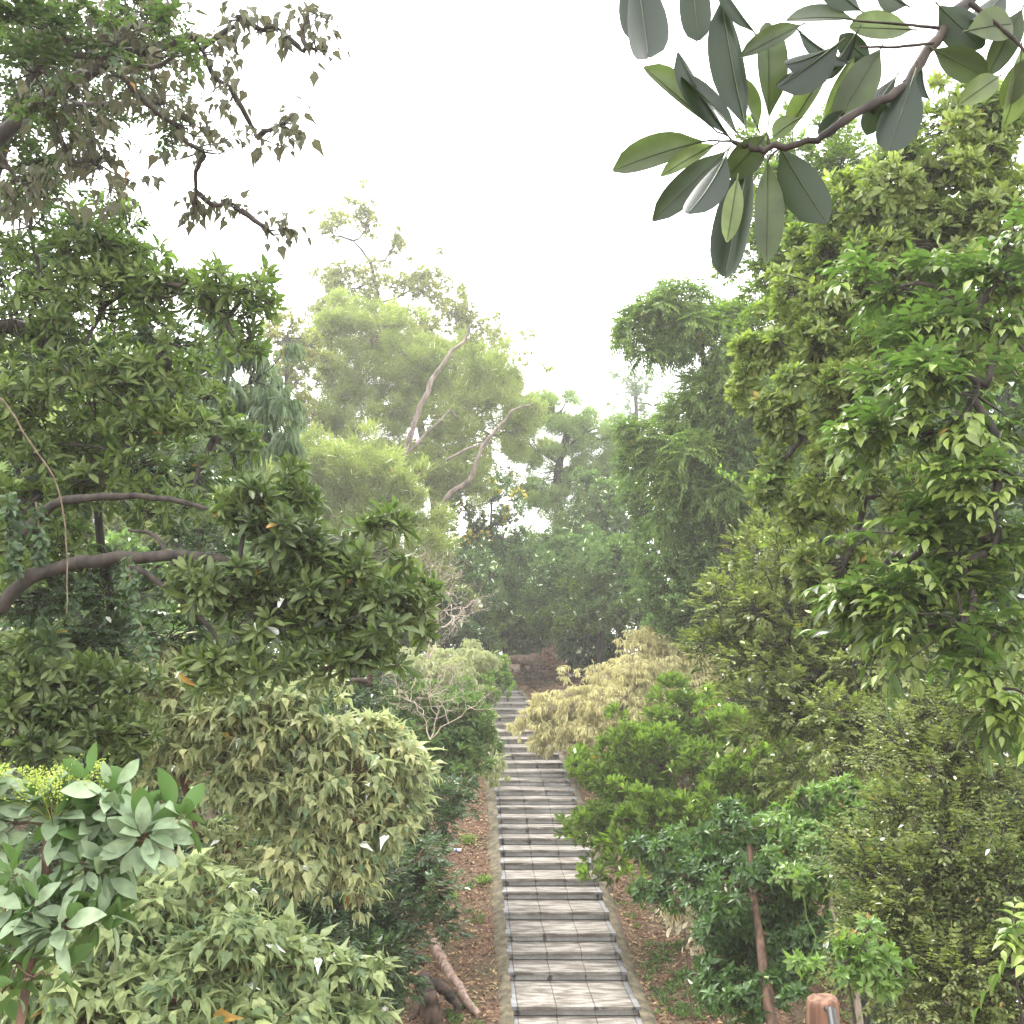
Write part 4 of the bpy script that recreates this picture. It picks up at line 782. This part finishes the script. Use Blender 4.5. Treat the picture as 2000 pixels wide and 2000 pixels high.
B_ = A_+np.stack([rr_.normal(size=n_)*.7, rr_.normal(size=n_)*.5, rr_.normal(size=n_)*.16], -1); twigs(mb, A_, B_, .025, .008, rr_, .15)
tag(mb.build('brushwood', M['rot']), 'heap of broken dead branches below the root ball', 'brushwood', kind='stuff')
def bare(name, label, start, d0, L, r, seed, mat='dead_twig', depth=5, spread=.62, cat='dead shrub'):
    rg_ = np.random.RandomState(seed); mb = MB(); A, B, R0, R1 = [], [], [], []
    def grow(p, d, l, r, k):
        q = p+d*l; A.append(p); B.append(q); R0.append(r); R1.append(r*.68)
        if k == 0: return
        for _ in range(2 if rg_.rand() < .55 else 3):
            nd = unit(d+rg_.normal(size=3)*spread+np.array([0, 0, .05])); grow(q, nd, l*rg_.uniform(.6, .92), r*.66, k-1)
    for dd in d0: grow(np.array(start, float), unit(np.array(dd, float)), L, r, depth)
    A, B, R0, R1 = map(np.array, (A, B, R0, R1)); twigs(mb, A, B, R0, R1, rg_, .10)
    o = empty(name, tuple(start)); tag(o, label, cat); mb.build('branches', M[mat], o); return o
s_ = at(838, 1215, 14); bare('bare_shrub', 'leafless shrub of pale tangled twigs beside the end of the paddle leafed bough', (s_[0], s_[1], s_[2]-.5), [(-.15, 0, 1), (.25, .1, 1), (.05, -.2, .8)], .42, .016, 11, depth=6)
s_ = at(840, 1420, 17); bare('bare_shrub', 'leafless grey twigs sticking out of the tufted bush on the left bank', (s_[0], s_[1], s_[2]-.2), [(-.3, 0, 1), (.3, 0, 1), (.7, 0, .6)], .40, .013, 12, depth=5)
s_ = at(1030, 1345, 43); bare('bare_shrub', 'dry grey twigs on the bare soil right of the uppermost steps', gy(1060, 44, 0), [(-.5, 0, .6), (.5, 0, .7), (.1, 0, 1)], .5, .02, 13, 'twig', depth=4)
def vine(name, label, pts, r, mat='twig', leaf=None, seed=0):
    mb = MB(); rg_ = np.random.RandomState(seed); tube(mb, pts, r, r*.6, 5, .3, rg_); o = empty(name, tuple(pts[0])); tag(o, label, 'vine'); mb.build('stem', M[mat], o)
    if leaf:
        P = np.array(pts); t_ = rg_.uniform(0, len(P)-1.01, leaf[1]); i = t_.astype(int); Q = P[i]+(P[i+1]-P[i])*(t_-i)[:, None]+rg_.normal(size=(leaf[1], 3))*.02
        lf = MB(); D = rg_.normal(size=(leaf[1], 3)); D[:, 2] -= .7; leaves(lf, 'ellip_lo', Q, D, rg_.normal(size=(leaf[1], 3))+[[0, -.6, .6]], leaf[2], leaf[2]*.3, rg_.rand(leaf[1]), 0); lf.build('foliage', M[leaf[0]], o)
vine('hanging_vine', 'long bare pale vine hanging down in front of the left crowns', [at(-30,745,6), at(20,800,6), at(62,870,6), at(105,930,6), at(125,1010,6), at(131,1100,6), at(130,1200,6)], .0065, 'twig', seed=1)
vine('hanging_vine', 'leafy vine trailing from the arching bough over the pale leafed tree', [at(250,1090,6.8), at(262,1180,6.8), at(290,1260,6.7), at(300,1330,6.7)], .006, 'twig', ('dark_small', 120, .06), 2)
vine('hanging_vine', 'leafy vine hanging in strands under the upper left bough', [at(20,960,6.9), at(26,1040,6.9), at(24,1120,6.9)], .006, 'twig', ('dark_small', 160, .07), 3)
vine('hanging_vine', 'second leafy strand beside the thick upper left bough', [at(70,980,7.0), at(78,1060,7.0), at(72,1110,7.0)], .006, 'twig', ('dark_small', 120, .065), 4)
vine('climbing_vine', 'thin light green runner reaching left out of the olive crown', [at(1590,935,9.3), at(1530,932,9.4), at(1470,930,9.5), at(1430,928,9.6), at(1400,912,9.6)], .006, 'bright_tuft', ('lime', 40, .05), 5)
vine('looping_vine', 'pale looping vine in front of the dark oval leafed shrub', [at(1570,1745,10.5), at(1575,1790,10.5), at(1592,1830,10.4), at(1585,1860,10.4), at(1572,1880,10.4)], .007, 'light_oval', seed=6)
log_thing('broken_branch', 'dark snapped branch lying level above the tufted bush on the left bank', 'branch', [([at(625,1328,12), at(665,1326,12), at(720,1332,12)], .035, .028), ([at(722,1340,12), at(723,1328,12), at(724,1316,12)], .03, .03)], 'rot', seed=7)
# --- leaf litter ------------------------------------------------------------------------------------------------
M['litter'] = LM('fallen brown leaves', [(104,58,42),(160,98,72),(196,136,104),(218,182,148)], rough=.85, trans=.05, k=.62, tcol=(1, 1, 1))
rg = np.random.RandomState(77); n = 130000
y = 8.5+rg.rand(n)**1.35*42; sg = rg.choice([-1, 1], n); x = xc(y)+sg*(1.18+np.abs(rg.normal(size=n))*2.6)
P = np.stack([x, y, gz(x, y)+rg.uniform(.0, .03, n)], -1); D = unit(np.stack([rg.normal(size=n), rg.normal(size=n), rg.normal(size=n)*.22], -1)); N = np.stack([rg.normal(size=n)*.35, rg.normal(size=n)*.35, 0*x+1], -1)
lf = MB(); h = n//2; tt = np.clip(.4+noise3(P, .8, 4)*.15+rg.normal(size=n)*.22, 0, .92)
leaves(lf, 'fleck', P[:h], D[:h], N[:h], rg.uniform(.05, .13, h), rg.uniform(.015, .034, h), tt[:h]); leaves(lf, 'needle', P[h:], D[h:], N[h:], rg.uniform(.08, .22, n-h), rg.uniform(.004, .009, n-h), tt[h:])
k = rg.rand(n) < .004; leaves(lf, 'heart', P[k]+[[0, 0, .02]], D[k], N[k], .085, .028, rg.uniform(.75, .95, k.sum()))
m_ = 500; y = rg.uniform(SY[0], SY[-1], m_); x = xc(y)+rg.uniform(-.98, .98, m_)**1*np.where(rg.rand(m_) < .5, 1, 1); kk = np.searchsorted(SY, y)-1
P = np.stack([x, y, SZ[kk]+.008], -1); leaves(lf, 'fleck', P, unit(np.stack([rg.normal(size=m_), rg.normal(size=m_), 0*x+.05], -1)), np.array([[0, 0, 1.]])+rg.normal(size=(m_, 3))*.15, rg.uniform(.02, .05, m_), .012, rg.uniform(0, .6, m_))
tag(lf.build('leaf_litter', M['litter']), 'carpet of fallen reddish brown leaves and needles on the banks', 'leaf litter', kind='stuff')
# low green ground cover on the right bank near the bottom, thinner elsewhere
gp_ = []
for (px, py, n, sp) in [(1290,1940,26,.35),(1330,1975,22,.35),(1340,1850,12,.3),(1290,1880,10,.3),(1400,1985,12,.3),(900,1985,6,.3),(925,1790,5,.25),(940,1730,4,.2),(1260,1790,6,.3),(1350,1780,8,.3),(870,1990,5,.3),(1150,1590,5,.3),(1190,1700,6,.2)]:
    c = hit(px, min(py, 1998))
    for _ in range(n): gp_.append((c[0]+rg.normal()*sp, c[1]+rg.normal()*sp))
gp_ = np.array([g for g in gp_ if abs(g[0]-xc(g[1])) > 1.3]); P = np.stack([gp_[:, 0], gp_[:, 1], gz(gp_[:, 0], gp_[:, 1])], -1)
lf = MB(); P = np.repeat(P, 3, 0)+rg.normal(size=(len(P)*3, 3))*[[.08, .08, .0]]; A = unit(rg.normal(size=P.shape)*.35+[[0, 0, 1.]])
Q, D, N, s_, R = rosette(P, A, 9, .3, 1.3, rg, .01); leaves(lf, 'paddle_lo', Q, D, N, .10*s_, .016*s_, rg.rand(len(R)))
tag(lf.build('ground_cover', M['tuft']), 'low green seedlings and ferns sprouting through the leaf litter', 'ground cover', kind='stuff')
for px, py, lab in [(912,1645,'small bright fern beside the fallen wrapper on the left bank'), (948,1725,'lime green fern next to the left mortar edge'), (880,1760,'low green fern at the foot of the shady bush')]:
    c = G(px, py); o = empty('fern', tuple(c)); tag(o, lab, 'fern', 'ferns on the left bank'); lf = MB()
    P = c+rr_.normal(size=(7, 3))*[[.09, .09, 0]]; Q, D, N, s_, R = rosette(P, unit(rr_.normal(size=(7, 3))*.3+[[0, 0, 1.]]), 7, .5, 1.4, rr_, .0)
    Q2, D2, N2, sc, R2 = spray(Q, D, .16, 5, rr_, 1.0, .2, .9); leaves(lf, 'ellip_lo', Q2, D2, N2, .045*sc, .010*sc, rr_.rand(len(R2))); lf.build('fronds', M['lime'], o)
    mb = MB(); twigs(mb, Q, Q+D*.16, .003, .0015, rr_, .05); mb.build('stems', M['twig'], o)
# crumpled wrapper
c = G(893, 1664, .03); mb = MB(); th = np.linspace(0, 2*PI, 13)[:-1]
V = np.array([(c[0]-.09+.045*i, c[1]+.035*math.cos(b)*(1+.25*rr_.normal()), c[2]+.03*math.sin(b)*(1+.25*rr_.normal())) for i in range(5) for b in th])
mb.add(V, np.array([(i*12+j, i*12+(j+1) % 12, (i+1)*12+(j+1) % 12, (i+1)*12+j) for i in range(4) for j in range(12)]), .5, 0); mb.m[-1][12:24] = 1
for q in (0, 48): mb.add(V[q:q+12], [tuple(range(12))], .5, 0)
wm = newmat('white crumpled plastic'); wm[2].inputs['Base Color'].default_value = (.62, .63, .7, 1); wb = newmat('blue print'); wb[2].inputs['Base Color'].default_value = (.10, .12, .42, 1)
tag(mb.build('wrapper', [wm[0], wb[0]], None, tuple(c)), 'crumpled white and blue wrapper dropped on the left bank', 'litter')
# bleached dead leafy branches under the right shrubs
for i, (px, py, n, sx_, sz_, lab) in enumerate([(1318,1775,110,.20,.16,'smaller spray of bleached white dead leaves under the bright bush'), (1385,1815,230,.30,.34,'larger spray of bleached white dead leaves in front of the dark oval shrub')]):
    c = at(px, py, 12.6 if i else 13.2); o = empty('dead_spray', tuple(c)); tag(o, lab, 'dead leaves', 'bleached dead sprays'); lf = MB()
    P = c+rr_.normal(size=(n, 3))*[[sx_*.5, .12, sz_*.5]]; D = rr_.normal(size=(n, 3))*.5+[[0, -.1, -1.]]
    leaves(lf, 'paddle', P, D, rr_.normal(size=(n, 3))+[[0, -1, .4]], .11, .022, rr_.rand(n), 0, True); lf.build('foliage', M['bleached'], o)
    mb = MB(); twigs(mb, P[:40]*0+c+[[0, 0, sz_*.6]], P[:40], .008, .003, rr_, .1); tube(mb, [np.array([c[0]+.3, c[1]+.1, ground(c[0]+.3, c[1])-.05]), c+[.1, .05, 0], c+[0, 0, sz_*.6]], .015, .008, 5, 0, None); mb.build('branches', M['twig'], o)
# flower head of the broad leafed plant
hp = at(108, 1545, 3.9); mb = MB(); lf = MB(); o = empty('flower_head', tuple(hp)); 
bpy.data.objects.remove(o)
prt = [q for q in bpy.data.objects if q.name.startswith('broad_leaf_plant')][0]
tips = hp+np.stack([rr_.uniform(-.17, .17, 46), rr_.uniform(-.12, .12, 46), rr_.uniform(-.03, .10, 46)], -1); st = np.repeat(hp[None]+[[0, 0, -.12]], 46, 0)
twigs(mb, st, tips, .003, .0015, rr_, .08)
Q = np.repeat(tips, 26, 0); Q = Q+rr_.normal(size=Q.shape)*.013
leaves(mb, 'fleck', Q, rr_.normal(size=Q.shape), rr_.normal(size=Q.shape), .011, .005, rr_.rand(len(Q))); mb.build('flower_head', M['panicle'], prt)
# --- overhanging branch with large leaves, close to the camera on the upper right --------------------------------
LEAF['big'] = striplf([.06, .34, .66, .86, .97, 1.0, .98, .88, .66, .10], .35, .10)
FG = 1.62
brz = [at(x, y, FG+dy) for x, y, dy in [(2330,-560,.25), (2120,-270,.2), (1960,-85,.12), (1894,0,.08), (1854,40,.05), (1823,84,.03), (1766,163,.0), (1700,207,-.02), (1634,246,-.03), (1572,277,-.02), (1502,288,-.01), (1471,291,0), (1430,276,.01)]]
tb = (2.55, 1.95, ground(2.55, 1.95)-.2)
ob = empty('overhanging_tree', tb); tag(ob, 'dark branch with very large leathery leaves hanging in from the upper right corner', 'tree')
mb = MB(); rgf = np.random.RandomState(3)
tube(mb, [tb, (2.5, 1.95, 6.0), (2.35, 1.95, 7.6), tuple(brz[0]+[.15, .02, .05]), tuple(brz[0])], .11, .022, 10, .05, rgf)
mb.build('trunk', M['bark_dark'], ob)
mb = MB(); tube(mb, brz, .0125, .0036, 8, .22, rgf)
for (a0, b0, c0, d0, r) in [(1823,84,1680,92,.003),(1835,55,1665,40,.003),(1502,288,1495,262,.0025),(1502,290,1475,330,.0022),(1525,287,1498,318,.0022),(1894,5,1960,60,.005),(1960,60,2010,110,.004),(1765,160,1790,120,.003),(1634,246,1640,225,.003),(1450,-90,1300,-55,.004),(1700,-160,1450,-90,.005),(1960,-85,1700,-160,.007),(1430,276,1400,258,.002),(1430,276,1372,276,.0018)]:
    p, q = at(a0, b0, FG), at(c0, d0, FG); tube(mb, [p, (p+q)/2+rgf.normal(size=3)*.003, q], r, r*.6, 6, .1, rgf)
mb.build('branch', M['bark_dark'], ob)
BIG = [(1372,277,1198,316,66,.35),(1395,283,1298,331,34,.9),(1415,298,1280,424,58,.1),(1418,305,1352,446,66,.6),(1388,246,1258,128,56,.55),(1420,262,1312,117,66,.45),(1438,258,1326,128,40,.05),(1455,243,1401,26,72,.3),
  (1502,226,1504,38,68,.3),(1492,266,1425,345,62,.15),(1468,290,1412,546,74,.15),(1440,350,1422,466,38,.95),(1500,320,1499,511,58,.35),(1525,290,1608,438,84,.75),(1240,-70,1277,137,78,.15),(1226,-60,1249,90,56,.3),(1348,-90,1364,84,62,.4),
  (1638,84,1520,182,72,.4),(1615,138,1535,252,44,.9),(1675,60,1612,162,24,.05),(1718,98,1642,232,70,.3),(1690,100,1625,214,46,.9),(1785,148,1735,303,78,.85),(1800,122,1800,208,28,.05),(1825,97,1928,150,60,.2),(1835,12,1915,96,76,.5),(1665,38,1538,22,72,.25),(1562,50,1448,108,38,.3),(1780,58,1660,52,64,.6),
  (1995,95,1985,235,56,.7),(1995,20,1935,140,50,.2),(1965,-20,1905,62,60,.5),(1560,232,1508,264,44,.7),(1680,20,1600,-40,60,.4),(1750,150,1690,235,42,.1),(1650,215,1600,268,36,.8),(2010,110,1960,205,50,.5),(1480,250,1436,150,50,.5),(1770,10,1700,-30,60,.3),(1560,60,1640,140,50,.8),(1890,60,1985,40,70,.6),(1730,190,1690,262,44,.3),(1470,60,1400,-30,40,.4),(1700,120,1640,70,50,.7),(1610,100,1530,140,44,.6),(1950,150,1890,190,46,.8)]
lf = MB(); TCR = unit(np.array([[0, -1., 0]]))
for i, (a0, b0, c0, d0, wd, tt) in enumerate(BIG):
    y0 = FG+rgf.uniform(-.05, .05); p, q = at(a0, b0, y0), at(c0, d0, y0+rgf.uniform(-.04, .04)); L = np.linalg.norm(q-p)
    N = unit(np.array([[rgf.normal()*.35, -1., rgf.normal()*.3]]))
    if rgf.rand() < .5: N = -N
    cu = rgf.uniform(.02, .26)
    LEAF['big'] = striplf([.06, .34, .66, .86, .97, 1.0, .98, .88, .66, .10], rgf.uniform(.2, .7), cu)
    Dn = unit((q-p)[None]); Nn = unit(N-Dn*np.sum(N*Dn)); yy = np.linspace(0, .96, 7)[:, None]
    for e_ in (.0012, -.0012): tube(lf, p+yy*L*Dn-cu*yy*yy*L*Nn+Nn*e_, .0011, .0005, 4, 0, None, tint=.72)
    leaves(lf, 'big', p[None], (q-p)[None], N, L, wd*FG/3700, tt, 0, True)
    tube(lf, [p-(q-p)*.10, p-(q-p)*.03, p+(q-p)*.06], .0016, .0014, 5, 0, None, tint=.8)
lf.build('foliage', M['big_leaf'], ob)
